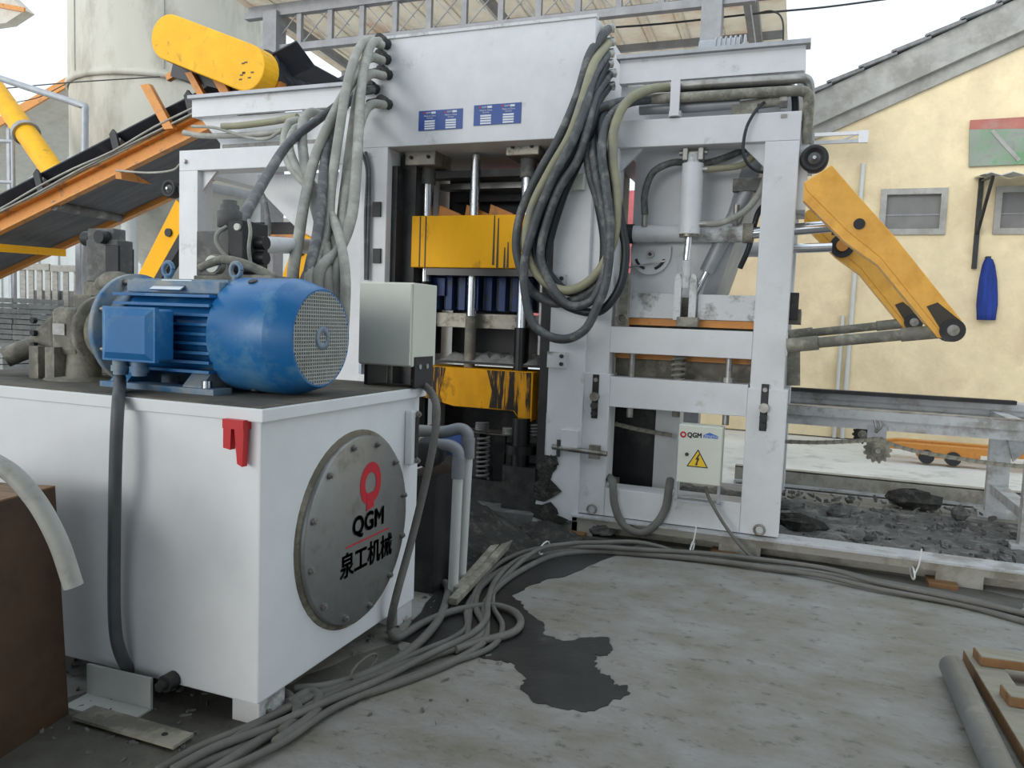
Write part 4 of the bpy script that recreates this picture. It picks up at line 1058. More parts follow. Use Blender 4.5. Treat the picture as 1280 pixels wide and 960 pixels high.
MB().cyl((X1-.01,5.76,zr0),(X1,5.76,zt1.z),.026,n=16).build('rod','chrome',VC)
MB().cyl((X1-.01,5.79,zr0-.2),(X1-.01,5.77,zr0),.036,n=14).build('rod_eye','white_dirty',VC)
for (px, py) in ((876,212),(874,280)):
    p = at(px,py,Y=5.75); MB().cyl((X1,5.75,p.z),(p.x+.05,5.75,p.z),.025,n=8).build('port','steel',VC)
# horizontal cylinder
HC = thing('hydraulic_cylinder', 'long horizontal hydraulic cylinder crossing the feeder frame', 'cylinder', at(860,300,Y=5.9))
a, b = at(781,294,Y=5.92), at(938,290,Y=5.92); zc_ = (a.z+b.z)/2
MB().cyl((a.x+.07,5.92,zc_),(b.x,5.92,zc_),.066,n=24).build('barrel','white_dirty',HC)
MB().cyl((a.x,5.92,zc_),(a.x+.07,5.92,zc_),.075,n=24).build('end_cap','dark_steel',HC)
MB().cyl((b.x-.05,5.92,zc_),(b.x+.02,5.92,zc_),.072,n=24).build('gland','dusty_iron',HC)
AE = at(1050,282,Y=5.92)
MB().cyl((b.x,5.92,zc_),(AE.x,5.92,AE.z),.042,n=18).build('rod','chrome',HC)
p = at(806,285,Y=5.9); MB().cyl((p.x,5.88,zc_+.05),(p.x,5.88,zc_+.2),.022,n=8).build('port','steel',HC)
p = at(920,278,Y=5.9); MB().cyl((p.x,5.88,zc_+.05),(p.x,5.88,zc_+.2),.022,n=8).build('port','steel',HC)
# rear one
HC2 = thing('hydraulic_cylinder', 'rear horizontal cylinder rod just below the long cylinder', 'cylinder', at(970,312,Y=7.25))
a, b = at(925,312,Y=7.25), at(1040,309,Y=7.25)
MB().cyl((a.x-.6,7.25,a.z),(a.x+.25,7.25,a.z),.066,n=20).build('barrel','white_dirty',HC2)
MB().cyl((a.x+.25,7.25,a.z),(b.x,7.25,b.z),.042,n=18).build('rod','chrome',HC2)

# lever arms and tie rods
def lever(pY, label, dl):
    # outline taken on plane 5.45 then moved straight back in Y
    ref = 5.45
    P = lambda px, py: Vector((at(px,py,Y=ref).x, pY, at(px,py,Y=ref).z + dl))
    t = thing('lever_arm', label, 'arm', Vector((P(1190,415).x, pY, P(1190,415).z)), 'feeder lever arms')
    poly = [P(1005,228),P(1040,206),P(1062,232),P(1118,295),P(1202,400),P(1204,418),P(1190,424),P(1176,416),P(1100,322),P(1060,290),P(1008,238)]
    MB().prism(poly,(0,.045,0)).build('arm_plate','arm_yellow',t,bevel=.006)
    MB().prism([P(1005,228),P(1008,238),P(1060,290),P(1100,322),P(1176,416),P(1190,424),P(1172,422),P(1098,332),P(1056,302),P(1004,250)],(0,.12,0)).build('arm_web','arm_yellow',t)
    MB().prism([P(1158,383),P(1172,378),P(1202,402),P(1203,417),P(1190,423),P(1177,414)],(0,-.004,0)).build('grease_patch','arm_grease',t)
    e = P(1190,413)
    MB().cyl((e.x,pY-.03,e.z),(e.x,pY+.12,e.z),.072,n=20).build('end_boss','dark_steel',t)
    MB().cyl((e.x,pY-.05,e.z),(e.x,pY-.03,e.z),.035,n=14).build('end_pin','steel',t)
    c_ = P(1074,280); MB().cyl((c_.x,pY-.012,c_.z),(c_.x,pY+.02,c_.z),.035,n=16).build('arm_bolt','dark_steel',t)
    rp = P(1052,308)
    return t, e, rp
L1, e1, r1_ = lever(5.45,'front orange lever arm slanting down from the feeder frame',0)
L2, e2, r2_ = lever(7.3,'rear orange lever arm partly hidden behind the front one',0.075)
e2d = at(1143,405,Y=7.3); 
c_ = at(1053,307,Y=7.25); MB().cyl((c_.x,7.25,c_.z),(c_.x,7.32,c_.z),.10,n=18).build('pivot_boss','dark_steel',L2); MB().cyl((c_.x,7.22,c_.z),(c_.x,7.26,c_.z),.05,n=14).build('pivot_pin','orange_paint',L2)
MB().cyl((r1_.x,5.47,AE.z),(r1_.x,6.0,AE.z),.035,n=12).build('cross_pin','dark_steel',L1)
MB().box((AE.x-.05,5.86,AE.z-.06),(AE.x+.12,5.98,AE.z+.06)).build('rod_clevis','dark_steel',L1)
def tie(e, pY, a, label):
    t = thing('tie_rod', label, 'rod', (e.x-.6,pY,min(e.z,a.z)-.05), 'feeder tie rods')
    dd = (a-e).normalized(); L_ = (a-e).length
    MB().cyl(e+dd*.06,e+dd*.28,.045,n=12).build('rod_end','dusty_iron',t)
    MB().cyl(e+dd*.26,a-dd*.12,.036,n=14).build('rod','dusty_iron',t)
    MB().cyl(a-dd*.2,a,.05,n=12).build('rod_end','dusty_iron',t)
tie(Vector((e1.x,5.50,e1.z)),5.5, at(984,432,Y=5.6), 'front dusty tie rod joining the lever arm tip to the frame')
tie(Vector((e2.x,7.35,e2.z)),7.3, at(986,419,Y=7.3), 'rear dusty tie rod behind the front rod')
MB().prism([at(985,425,Y=5.9),at(1000,430,Y=5.9),at(1000,482,Y=5.9),at(983,482,Y=5.9)],(0,.4,0)).build('guide_shoe','dusty_iron',FF)

# guide wheels
def wheel(c, r, label):
    t = thing('guide_wheel', label, 'wheel', (c.x,c.y,c.z-r), 'feeder guide wheels')
    MB().lathe((c.x,c.y,c.z),(0,-1,0),[(-.08,0),(-.08,r*.94),(-.06,r),(.0,r),(.02,r*.94),(.022,r*.7),(.005,r*.62),(.005,.02)],32).build('tyre','dark_steel',t)
    MB().lathe((c.x,c.y,c.z),(0,-1,0),[(.004,r*.45),(.012,r*.4),(.014,r*.2),(.03,r*.18),(.03,0)],20).build('hub','dusty_dark',t)
    MB().cyl((c.x,c.y-.03,c.z),(c.x,c.y-.04,c.z),.012,n=10).build('axle','alu',t)
wheel(at(1018,198,Y=5.7), .092, 'dark grey guide wheel above the orange lever arm')
wheel(at(212,236,Y=5.75), .085, 'dusty guide wheel on the far left frame post')
wl = bpy.data.objects['guide_wheel.001']; cw = at(212,236,Y=5.75)
MB().box((cw.x-.02,5.76,cw.z-.03),(cw.x+.16,5.80,cw.z+.03)).build('axle_arm','dark_steel',wl)

# hard pipes along the hopper
def hardpipe(pts, r, mt, label):
    tag(MB().tube(pts, r, n=12, sm=6).build('hydraulic_pipe', mt), label, 'pipe', 'hydraulic pipes along the hopper')
hardpipe(W((832,109,5.7),(900,104,5.7),(985,99,5.7),(1003,98,5.7),(1011,104,5.72),(1012,125,5.75),(1010,160,5.8)),.034,'steel','upper steel hydraulic pipe along the right hopper')
hardpipe(W((815,124,5.68),(900,119,5.68),(985,114,5.68),(1003,114,5.68),(1010,120,5.7),(1010,140,5.72),(1008,180,5.75)),.036,'dusty_iron','lower tan hydraulic pipe along the right hopper')
hardpipe(W((850,118,5.75),(930,111,5.75),(975,108,5.75),(990,112,5.78),(994,125,5.8),(994,150,5.85)),.026,'hose_black','dark pipe tucked between the two hopper pipes')
hardpipe(W((800,137,5.77),(860,134,5.77),(925,129,5.77)),.04,'galv','short grey pipe lying on the top beam')
cl = thing('pipe_clamp', 'upright white clamp holding the hopper pipes', 'clamp', at(843,145,Y=5.62))
a, b = at(839,100,Y=5.62), at(848,144,Y=5.62)
MB().box((a.x,5.62,b.z),(b.x,5.65,a.z)).build('strap','white_paint',cl); MB().box((a.x-.01,5.65,b.z),(b.x+.01,5.8,b.z+.04)).build('foot','white_paint',cl)
vm = thing('cross_valve', 'small valve assembly on top of the right frame corner', 'valve', at(950,135,Y=5.72))
a = at(925,133,Y=5.72); b = at(975,126,Y=5.72)
MB().cyl(a,b,.035,n=12).build('valve_body','dusty_iron',vm); MB().cyl(b,b+Vector((.05,0,0)),.05,n=6).build('nut','steel',vm)
MB().box((a.x-.05,5.66,zT),(a.x+.12,5.8,a.z)).build('mount','dusty_iron',vm)
# vibrator motor on the hopper
vb = thing('vibrator_motor', 'grey finned motor on top of the right hopper', 'motor', at(910,58,Y=6.2))
a, b = at(876,46,Y=6.2), at(946,60,Y=6.2); zc_ = zrim+.12
MB().cyl((a.x,6.2,zc_),(b.x-.12,6.2,zc_),.11,n=20).build('casing','galv',vb)
for k in range(7): MB().cyl((a.x+.12+.035*k,6.2,zc_),(a.x+.13+.035*k,6.2,zc_),.125,n=20).build('fin','galv',vb)
MB().box((a.x,6.05,zrim-.1),(b.x-.12,6.35,zrim+.03)).build('mount','orange_paint',vb)

# electrical box
EB = thing('electrical_box', 'small cream electrical box with yellow warning triangle on the support frame', 'box', at(875,612,Y=5.5))
YE = 5.52
p, q = at(849,530,Y=YE), at(900,608,Y=YE)
MB().box((p.x,YE,q.z),(q.x,YE+.13,p.z)).build('case','cream_box',EB,bevel=.005)
eb = MB().box((p.x+.004,YE-.015,q.z+.004),(q.x-.004,YE,p.z-.004)).build('door','cream_box',EB,bevel=.004)
hb_ = p.z-q.z; wb_ = q.x-p.x; ye = YE-.0165
MB().cyl((p.x+wb_*.22,YE-.015,q.z+hb_*.5),(p.x+wb_*.22,YE-.024,q.z+hb_*.5),.013,n=14).build('lock','black_plastic',eb)
tx, tz, ts = p.x+wb_*.47, q.z+hb_*.40, .075
def tri(s_, y, mt, nm): 
    MB().prism([(tx-s_,y,tz-s_*.6),(tx+s_,y,tz-s_*.6),(tx,y,tz+s_*1.13)],(0,.0012,0)).build(nm,mt,eb)
tri(ts,ye,'black_ink','warning_border'); tri(ts*.84,ye-.001,'warning_yellow','warning_sign')
MB().prism([(tx+.006,ye-.002,tz+.05),(tx-.016,ye-.002,tz+.008),(tx-.002,ye-.002,tz+.010),(tx-.012,ye-.002,tz-.022),(tx-.018,ye-.002,tz-.018),(tx-.008,ye-.002,tz-.036),(tx+.006,ye-.002,tz-.018),(tx-.002,ye-.002,tz-.020),(tx+.014,ye-.002,tz+.022),(tx+.002,ye-.002,tz+.020),(tx+.014,ye-.002,tz+.05)],(0,.001,0)).build('bolt_symbol','black_ink',eb)
lx = p.x+.035; lz = p.z-.07
MB().lathe((lx,ye,lz),(0,-1,0),[(0,.011),(.001,.011),(.001,.022),(0,.022)],20).build('logo_ring','red_logo',eb)
text_mesh('QGM', .048, 'black_ink', eb, (p.x+wb_*.37,ye,lz), (PI/2,0,0), depth=.0008, sx=.9, bold=.0012)
x0 = p.x+wb_*.57
MB().prism([(x0,ye,lz-.012),(x0,ye,lz+.008),(x0+.04,ye,lz+.028),(x0+.10,ye,lz+.008),(x0+.10,ye,lz-.012)],(0,.001,0)).build('logo_roof','blue_logo',eb)
text_mesh('ZENITH', .026, 'white_ink', eb, (x0+.05,ye-.001,lz-.001), (PI/2,0,0), depth=.0005)
MB().box((p.x-.01,YE+.03,.37),(p.x+.01,YE+.05,p.z)).build('mount_bar','galv',EB); MB().box((q.x-.02,YE+.03,.37),(q.x,YE+.05,p.z)).build('mount_bar','galv',EB)
MB().box((p.x-.01,YE+.03,.355),(q.x,YE+.18,.375)).build('mount_foot','galv',EB)

# ---- floor rail in front
BR = thing('base_rail', 'long cream steel base rail on the floor in front of the feeder', 'rail', (.5,5.65,0))
bx0, bx1 = at(715,650,Y=5.6).x, 3.2
MB().box((bx0,5.56,.145),(bx1,5.78,.16)).build('top_flange','rail_paint',BR)
segs = [(bx0, at(740,670,Y=5.6).x), (at(898,690,Y=5.6).x, at(950,700,Y=5.6).x), (at(1168,735,Y=5.6).x, at(1228,745,Y=5.6).x), (1.75, bx1)]
MB().box((bx0,5.6,.085),(bx1,5.62,.145)).build('web','rail_cream',BR)
for x0, x1 in segs:
    MB().box((x0,5.6,.0),(x1,5.62,.085)).build('web_foot','rail_cream',BR)
MB().box((bx0,5.74,0),(bx1,5.76,.145)).build('rear_web','rail_cream',BR)
for x0, x1 in segs[:3]:
    MB().box((x0-.05,5.5,0),(x0+.12,5.68,.03)).build('shim','wood',BR)
# press base plate
MB().box((cl0,YP-.0,0),(c1,YP+HD,.1)).build('base_plate','dusty_dark',PR)

# ================================================================== BLOCK CONVEYOR ON THE RIGHT
YN, YFR = 6.75, 8.0
CV = thing('block_conveyor', 'long pale chain conveyor table running out to the right', 'conveyor', (1.6, 7.4, 0))
zN = 1.0; x0 = xr-.15; x1 = 4.2
for y, s_ in ((YN,1),(YFR,-1)):
    MB().box((x0,y,zN-.07),(x1,y+.02,zN)).build('rail_lip','rail_paint',CV)
    MB().box((x0,y+.02,zN-.15),(x1,y+.10,zN-.06)).build('rail_web','rail_paint',CV)
MB().box((x0,YN+.0,zN+.0),(x1,YN+.09,zN+.012)).build('slide_strip','steel',CV)
MB().box((x0,YFR-.02,zN-.02),(x1,YFR+.3,zN+.04)).build('rear_ledge','rail_paint',CV)
MB().box((x0,YFR-.08,zN+.04),(x1-2.4,YFR+.02,zN+.075)).build('chain_guide','dark_steel',CV)
MB().box((x0,YFR+.1,zN-.14),(x1,YFR+.14,zN-.02)).build('rail_web','rail_paint',CV)
for x in (at(1262,515,Y=7.3).x, x0+.05, 3.2):
    MB().box((x,YN+.09,zN-.14),(x+.1,YFR,zN-.03)).build('cross_member','rail_paint',CV)
lxp = at(1247,600,Y=YFR+.04).x
for x in (lxp, 3.9):
    for y in (YN+.06, YFR+.02):
        MB().box((x-.085,y,.05),(x+.085,y+.08,zN-.14)).build('leg','rail_paint',CV)
        MB().prism([(x+.0,y-.01,zN-.13),(x+.42,y-.01,zN-.13),(x+.1,y-.01,zN-.48)],(0,.03,0)).build('leg_gusset','rail_paint',CV)
        MB().box((x-.15,y-.06,0),(x+.15,y+.14,.05)).build('leg_foot','rail_paint',CV)
    MB().box((x-.06,YN+.1,.22),(x+.06,YFR+.02,.30)).build('foot_beam','rail_paint',CV)
    MB().box((x-.085,YN-.62,.05),(x+.085,YN-.54,.62)).build('stub_leg','rail_paint',CV) if False else None
# sprockets with bracket
def sprocket(parent, c, r, n, mt, th=.03):
    poly = []
    for i in range(n*4):
        u = 2*PI*i/(n*4); rr = r*(1.0 if i % 4 in (0,1) else .84); poly.append((c.x+rr*math.cos(u), c.y, c.z+rr*math.sin(u)))
    o = MB().prism(poly,(0,th,0)).build('sprocket',mt,parent)
    MB().cyl((c.x,c.y-.02,c.z),(c.x,c.y+th+.02,c.z),r*.45,n=16).build('hub','dusty_iron',o)
    MB().cyl((c.x,c.y-.035,c.z),(c.x,c.y-.02,c.z),r*.2,n=12).build('axle','steel',o)
p = at(1097,563,Y=YN-.04)
a, b = at(1085,532,Y=YN-.02), at(1107,558,Y=YN-.02)
MB().box((a.x,YN-.02,b.z),(b.x,YN+.0,a.z)).build('sprocket_plate','galv',CV)
for dx in (.04,.075): MB().tube([(a.x+dx,YN-.025,a.z+.05),(a.x+dx+.015,YN-.04,a.z-.0),(a.x+.06,YN-.03,a.z-.05)],.008,n=6).build('plate_bolt','steel',CV)
sprocket(CV, p, .105, 13, 'dusty_iron')
sprocket(CV, at(1078,543,Y=YFR-.1), .09, 12, 'black_grease')
# drive chain as links
def chain(pts, label, pitch=.055, mt='dusty_iron'):
    t = thing('drive_chain', label, 'chain', pts[0])
    sp = spline(pts, 24); acc = 0; last = sp[0]; k = 0
    lk = mesh_only(MB().obox((0,0,0),(1,0,0),(0,1,0),(0,0,1),pitch*1.25,.03,.028).cyl((-pitch/2,-.02,0),(-pitch/2,.02,0),.017,n=8),'chain_link',mt)
    for q in sp[1:]:
        if (q-last).length >= pitch:
            d_ = (q-last).normalized(); o = inst(lk,'chain_link',t,(q+last)/2,(0,-math.asin(d_.z),math.atan2(d_.y,d_.x))); last = q; k += 1
ch = W((977,552,YN-.03),(1030,553,YN-.03),(1086,550,YN-.03)); 
chain(W((770,530,5.95),(800,537,5.97),(848,546,6.0)), 'dusty drive chain inside the lower opening of the support frame')
chain(ch + [p+Vector((0,0,.112))] + W((1108,553,YN-.03),(1150,565,YN-.03),(1238,579,YN-.03),(1290,584,YN-.03)), 'long dusty drive chain passing over the conveyor sprocket')
# ground channel beam and slabs behind
gb = thing('channel_beam', 'long grey steel channel lying on the ground behind the conveyor', 'beam', (1.5,8.6,0))
MB().box((-.6,8.5,.02),(4.5,8.52,.16)).build('web','rail_cream',gb); MB().box((-.6,8.5,.15),(4.5,8.6,.165)).build('top_flange','rail_cream',gb); MB().box((-.6,8.42,0),(4.5,8.6,.02)).build('bottom_flange','rail_paint',gb)
# orange hand pallet truck far behind
p = at(1180,572,Y=11.0)
pj = thing('pallet_truck', 'low orange pallet truck parked in the sunlit yard', 'truck', (p.x,11,0))
q = at(1180,575,Y=11)
for y in (11.0,11.4): MB().prism([(q.x-.7,y,.16),(q.x+1.2,y,.16),(q.x+1.2,y,.24),(q.x-.5,y,.24),(q.x-.75,y,.19)],(0,.16,0)).build('fork','orange_paint',pj)
for x in (q.x-.2, q.x+.1): MB().cyl((x,10.98,.09),(x,11.1,.09),.09,n=16).build('wheel','black_plastic',pj)
MB().box((q.x-.3,11.0,.08),(q.x+.4,11.2,.16)).build('axle_box','orange_paint',pj)
MB().box((q.x+1.1,11.0,.1),(q.x+1.35,11.56,.5)).build('pump_housing','orange_paint',pj)

# ================================================================== LEFT FRAME + HOPPER
LFx0, LFx1 = at(224,190,Y=YM).x, at(243,300,Y=YM).x
LR = cl0-.01
LFR = thing('hopper_stand', 'white steel frame of the intake hopper left of the press', 'frame', ((LFx0+LR)/2,6.4,0))
zLt, zLo = 3.06, 2.875
for y in (YM, YR):
    MB().box((LFx0,y,0),(LFx0+.215,y+.2,zLo)).build('post','white_paint',LFR,bevel=.006)
    MB().box((LR-.24,y,0),(LR,y+.2,zLo)).build('post','white_paint',LFR,bevel=.006)
    MB().box((LFx0,y,zLo),(LR,y+.2,zLt)).build('top_beam','white_paint',LFR,bevel=.006)
for x in (LFx0+.01, LR-.2): MB().box((x,YM+.2,zLo),(x+.18,YR,zLt-.02)).build('side_beam','white_paint',LFR)
MB().prism([(LFx0+.215,YM+.06,zLo),(LFx0+.38,YM+.06,zLo),(LFx0+.215,YM+.06,zLo-.17)],(0,.03,0)).build('gusset','white_paint',LFR)
p = at(232,202,Y=YM); MB().cyl((p.x,YM,p.z),(p.x,YM-.03,p.z),.02,n=10).build('lug_pin','steel',LFR)
MB().box((LFx0+.25,6.2,2.2),(LR-.9,6.35,2.36)).build('cross_tie','orange_paint',LFR)
MB().box((LFx0+.25,6.36,2.36),(LR-.9,6.4,2.5)).build('cross_tie','dark_steel',LFR)
HL = thing('intake_hopper', 'white intake hopper with grey rim beneath the belt conveyor head', 'hopper', ((LFx0+LR)/2,6.5,2.4))
hx0, hx1 = at(240,132,Y=5.8).x, LR+.05
zri = at(330,117,Y=5.8).z
MB().box((hx0-.02,5.76,zri),(hx1,5.95,zri+.03)).build('rim_flange','galv',HL)
MB().box((hx0,5.8,zri-.16),(hx1,5.84,zri)).build('rim_front','white_paint',HL)
MB().box((hx0,5.84,zri-.16),(hx0+.04,7.3,zri)).build('rim_side','white_paint',HL)
MB().box((hx0+.28,5.86,zLt-.05),(hx1,5.9,zri-.16)).build('upper_panel','white_paint',HL)
MB().prism([(hx0+.28,5.86,zri-.16),(hx0+.05,5.86,zri-.16),(hx0+.28,5.86,zri-.40)],(0,.04,0)).build('corner_panel','white_paint',HL)
MB().box((hx0,7.26,zri-.16),(hx1,7.3,zri)).build('rim_rear','white_paint',HL)
# lower funnel plate seen under the beam
a, b, c_ = at(322,235,Y=5.95), at(385,300,Y=5.95), at(418,235,Y=5.95)
MB().prism([(a.x,5.95,zLo),(LR-.25,5.95,zLo),(LR-.25,5.95,b.z-.3),(b.x,5.95,b.z),(a.x,5.95,a.z-.0)],(0,.6,0)).build('funnel','white_paint',HL)
MB().box((hx0+.4,5.75,zLt),(LR-.5,5.85,zLt+.06)).build('mortar_crust','dust',HL)
# pipes on the left hopper
hardpipe2 = lambda pts, r, mt, label: tag(MB().tube(pts, r, n=10, sm=6).build('hydraulic_pipe', mt), label, 'pipe', 'pipes on the intake hopper')
hardpipe2(W((278,158,5.72),(300,157,5.72),(340,152,5.72),(372,146,5.7)),.03,'hose_olive','olive pipe on the face of the intake hopper')
hardpipe2(W((230,166,5.74),(260,170,5.74),(320,168,5.74),(365,162,5.72)),.026,'hose_grey','grey pipe under the olive pipe of the intake hopper')
hardpipe2(W((240,158,5.72),(270,160,5.72),(310,172,5.71),(335,173,5.71),(352,162,5.7)),.014,'hose_grey','thin sagging line on the intake hopper face')
# left arms
def larm(px0, py0, px1, py1, y, label):
    a, b = at(px0,py0,Y=y), at(px1,py1,Y=y)
    t = thing('lever_arm', label, 'arm', (b.x,y,b.z), 'intake lever arms')
    d_ = (b-a).normalized(); n_ = Vector((d_.z,0,-d_.x))
    MB().prism([a-n_*.11,a+n_*.11,b+n_*.09,b-n_*.09],(0,.05,0)).build('arm_plate','yellow_paint',t,bevel=.004)
    MB().prism([a-n_*.11,a-n_*.2,b-n_*.16,b-n_*.09],(0,.12,0)).build('arm_web','dark_steel',t)
    c_ = a+(b-a)*.35; MB().cyl((c_.x,y-.02,c_.z),(c_.x,y+.02,c_.z),.04,n=14).build('arm_bolt','dark_steel',t)
larm(229,258,180,350,5.75,'yellow lever arm slanting down left of the intake frame post')
larm(384,295,362,350,5.9,'yellow lever arm end seen between the left hoses')

# ================================================================== BELT CONVEYOR
BC = thing('belt_conveyor', 'inclined orange belt conveyor rising to the intake hopper', 'conveyor', (-8.5,7.4,0))
y0, y1 = 6.9, 8.0
A, B = at(0,289,Y=y0), at(262,160,Y=y0)
u = (B-A).normalized(); nrm_ = Vector((-u.z,0,u.x))
A0 = A - u*4.5; L_ = (B-A0).length
def cbeam(y):
    h = .21
    for (o0, o1, yy0, yy1) in ((0,.03,-.0,.09),(h-.03,h,-.0,.09),(.03,h-.03,.07,.09)):
        q0, q1 = A0 + nrm_*o0, B + nrm_*o0
        MB().prism([q0+Vector((0,yy0+y-y0,0)),q1+Vector((0,yy0+y-y0,0)),q1+nrm_*(o1-o0)+Vector((0,yy0+y-y0,0)),q0+nrm_*(o1-o0)+Vector((0,yy0+y-y0,0))],(0,yy1-yy0,0)).build('side_beam','orange_paint',BC)
cbeam(y0); cbeam(y1)
# return belt (under) and carrying belt (trough)
q0, q1 = A0+nrm_*.06, B+nrm_*.06
MB().prism([q0+Vector((0,.12,0)),q1+Vector((0,.12,0)),q1+nrm_*.015+Vector((0,.12,0)),q0+nrm_*.015+Vector((0,.12,0))],(0,y1-y0-.14,0)).build('return_belt','belt_under',BC)
Bh = B + u*1.3
for k, (ya, za, yb, zb2) in enumerate(((.06,.46,.3,.27),(.3,.27,.85,.27),(.85,.27,1.1,.46))):
    p0, p1 = A0+Vector((0,ya,0))+nrm_*za, Bh+Vector((0,ya,0))+nrm_*za
    p2, p3 = Bh+Vector((0,yb,0))+nrm_*zb2, A0+Vector((0,yb,0))+nrm_*zb2
    MB().prism([p0,p1,p2,p3], nrm_*.015).build('carrying_belt','belt_rubber',BC)
# idler brackets
for (px, py) in ((48,230),(143,178),(236,127)):
    c_ = at(px,py,Y=y0)
    s_ = (c_-A).dot(u); base = A + u*s_ + nrm_*.21
    for yy in (.0, 1.1):
        MB().prism([base+Vector((0,yy,0))-u*.05,base+Vector((0,yy,0))+u*.05,base+Vector((0,yy,0))+u*.05+nrm_*.24,base+Vector((0,yy,0))+u*.02+nrm_*.30,base+Vector((0,yy,0))-u*.05+nrm_*.26],(0,.03,0)).build('idler_bracket','dark_steel',BC)
    MB().cyl(base+Vector((0,.05,0))+nrm_*.17,base+Vector((0,.34,0))+nrm_*.02,.05,n=14).build('idler_roller','steel',BC)
    MB().cyl(base+Vector((0,.36,0))+nrm_*.0,base+Vector((0,.78,0))+nrm_*.0,.05,n=14).build('idler_roller','steel',BC)
# tall orange posts
for (px, py, h, w_) in ((211,138,.62,.13),(262,112,.5,.09),(287,98,.45,.12)):
    c_ = at(px,py,Y=y0-.03); s_ = (c_-A).dot(u); base = A+u*s_+nrm_*.15+Vector((0,-.04,0))
    MB().obox(base+nrm_*h/2+u*0-u*.12,(u*.96-nrm_*.28),(0,1,0),(nrm_*.96+u*-.28),w_,.06,h).build('guard_post','orange_paint',BC)
MB().bar(at(210,98,Y=y0+.1),at(230,86,Y=y0+.1),.06,.07).build('guard_stay','orange_paint',BC)
# return roller and cross stays
for (px0, py0, px1, py1, mt, r) in ((68,257,150,272,'dusty_dark',.06),):
    a = at(px0,py0,Y=y0+.05); b = at(px1,py1,Y=y1); MB().cyl(a,b,r,n=14).build('return_roller',mt,BC)
a, b = at(-10,309,Y=y0-.02), at(80,316,Y=y1); MB().bar(a,b,.07,.10).build('cross_stay','yellow_paint',BC)
a, b = at(148,218,Y=y0-.0), at(208,229,Y=y1); MB().bar(a,b,.07,.10).build('cross_stay','orange_paint',BC)
# loose cables along the beam
for k in range(3):
    pts = [A0+u*(L_*i/12)+nrm_*(.20+.02*k+random.uniform(-.02,.02))+Vector((0,-.03-.02*k,0)) for i in range(4,13)]
    MB().tube(pts,.012,n=6,sm=3).build('strapped_cable','hose_grey',BC)
MB().tube(W((145,213,6.86),(185,216,6.8),(215,213,6.75),(225,205,6.7)),.012,n=6).build('strapped_cable','hose_grey',BC)
# head: pulley, orange end brackets
hp = at(345,96,Y=7.2)
MB().cyl((hp.x,6.98,hp.z),(hp.x,7.95,hp.z),.22,n=28).build('head_pulley','belt_rubber',BC)
MB().cyl((hp.x-.12,6.75,hp.z+.0),(hp.x-.12,6.98,hp.z),.2,n=28).build('gearbox','yellow_guard',BC)
c_ = at(325,110,Y=6.8)
MB().prism([c_+Vector((-.75,0,-.18)),c_+Vector((.2,0,-.1)),c_+Vector((.26,0,.05)),c_+Vector((-.1,0,.03)),c_+Vector((-.7,0,-.1))],(0,.1,0)).build('bearing_bracket','orange_paint',BC)
# chain guard: yellow stadium box
YG = 6.55
c1_, c2_ = at(210,46,Y=YG), at(307,84,Y=YG); rg = .235
dg = (c2_-c1_).normalized(); ng_ = Vector((-dg.z,0,dg.x)); poly = []
for i in range(13): a_ = PI/2+PI*i/12; poly.append(c1_+dg*math.cos(a_)*rg+ng_*math.sin(a_)*rg)
for i in range(13): a_ = -PI/2+PI*i/12; poly.append(c2_+dg*math.cos(a_)*rg+ng_*math.sin(a_)*rg)
gd = MB().prism(poly,(0,.24,0)).build('chain_guard','yellow_guard',BC,bevel=.012)
for k in range(8):
    q = c2_+dg*random.uniform(-.06,.1)+ng_*random.uniform(-.14,.06); MB().box((q.x-.018,YG-.003,q.z-.008),(q.x+.018,YG+.001,q.z+.006)).build('paint_chip','arm_grease',gd)
a, b = at(222,78,Y=YG+.25), at(290,103,Y=YG+.25)
MB().bar(a,b,.3,.07).build('motor_bed','dark_steel',BC)
MB().bar(at(228,88,Y=YG+.5),at(305,108,Y=YG+.5),.3,.22).build('gear_motor','black_plastic',BC)
# support leg of the conveyor
q = A - u*3.2
for yy in (y0+.02, y1+.02): MB().box((q.x-.05,yy,0),(q.x+.05,yy+.08,q.z+.02)).build('leg','orange_paint',BC)
# scrap pile on the hopper behind guard
RB = thing('skirt_rubber', 'torn black rubber skirt at the conveyor head', 'rubber', at(380,110,Y=6.9))
for i in range(5):
    a = at(358+9*i,92+3*i,Y=6.8); b = at(372+9*i,118,Y=7.0)
    MB().obox((a+b)/2,(b-a),(0,1,0),(b-a).cross(Vector((0,1,0))),(b-a).length*.55,.16,.02).build('flap','belt_rubber',RB)

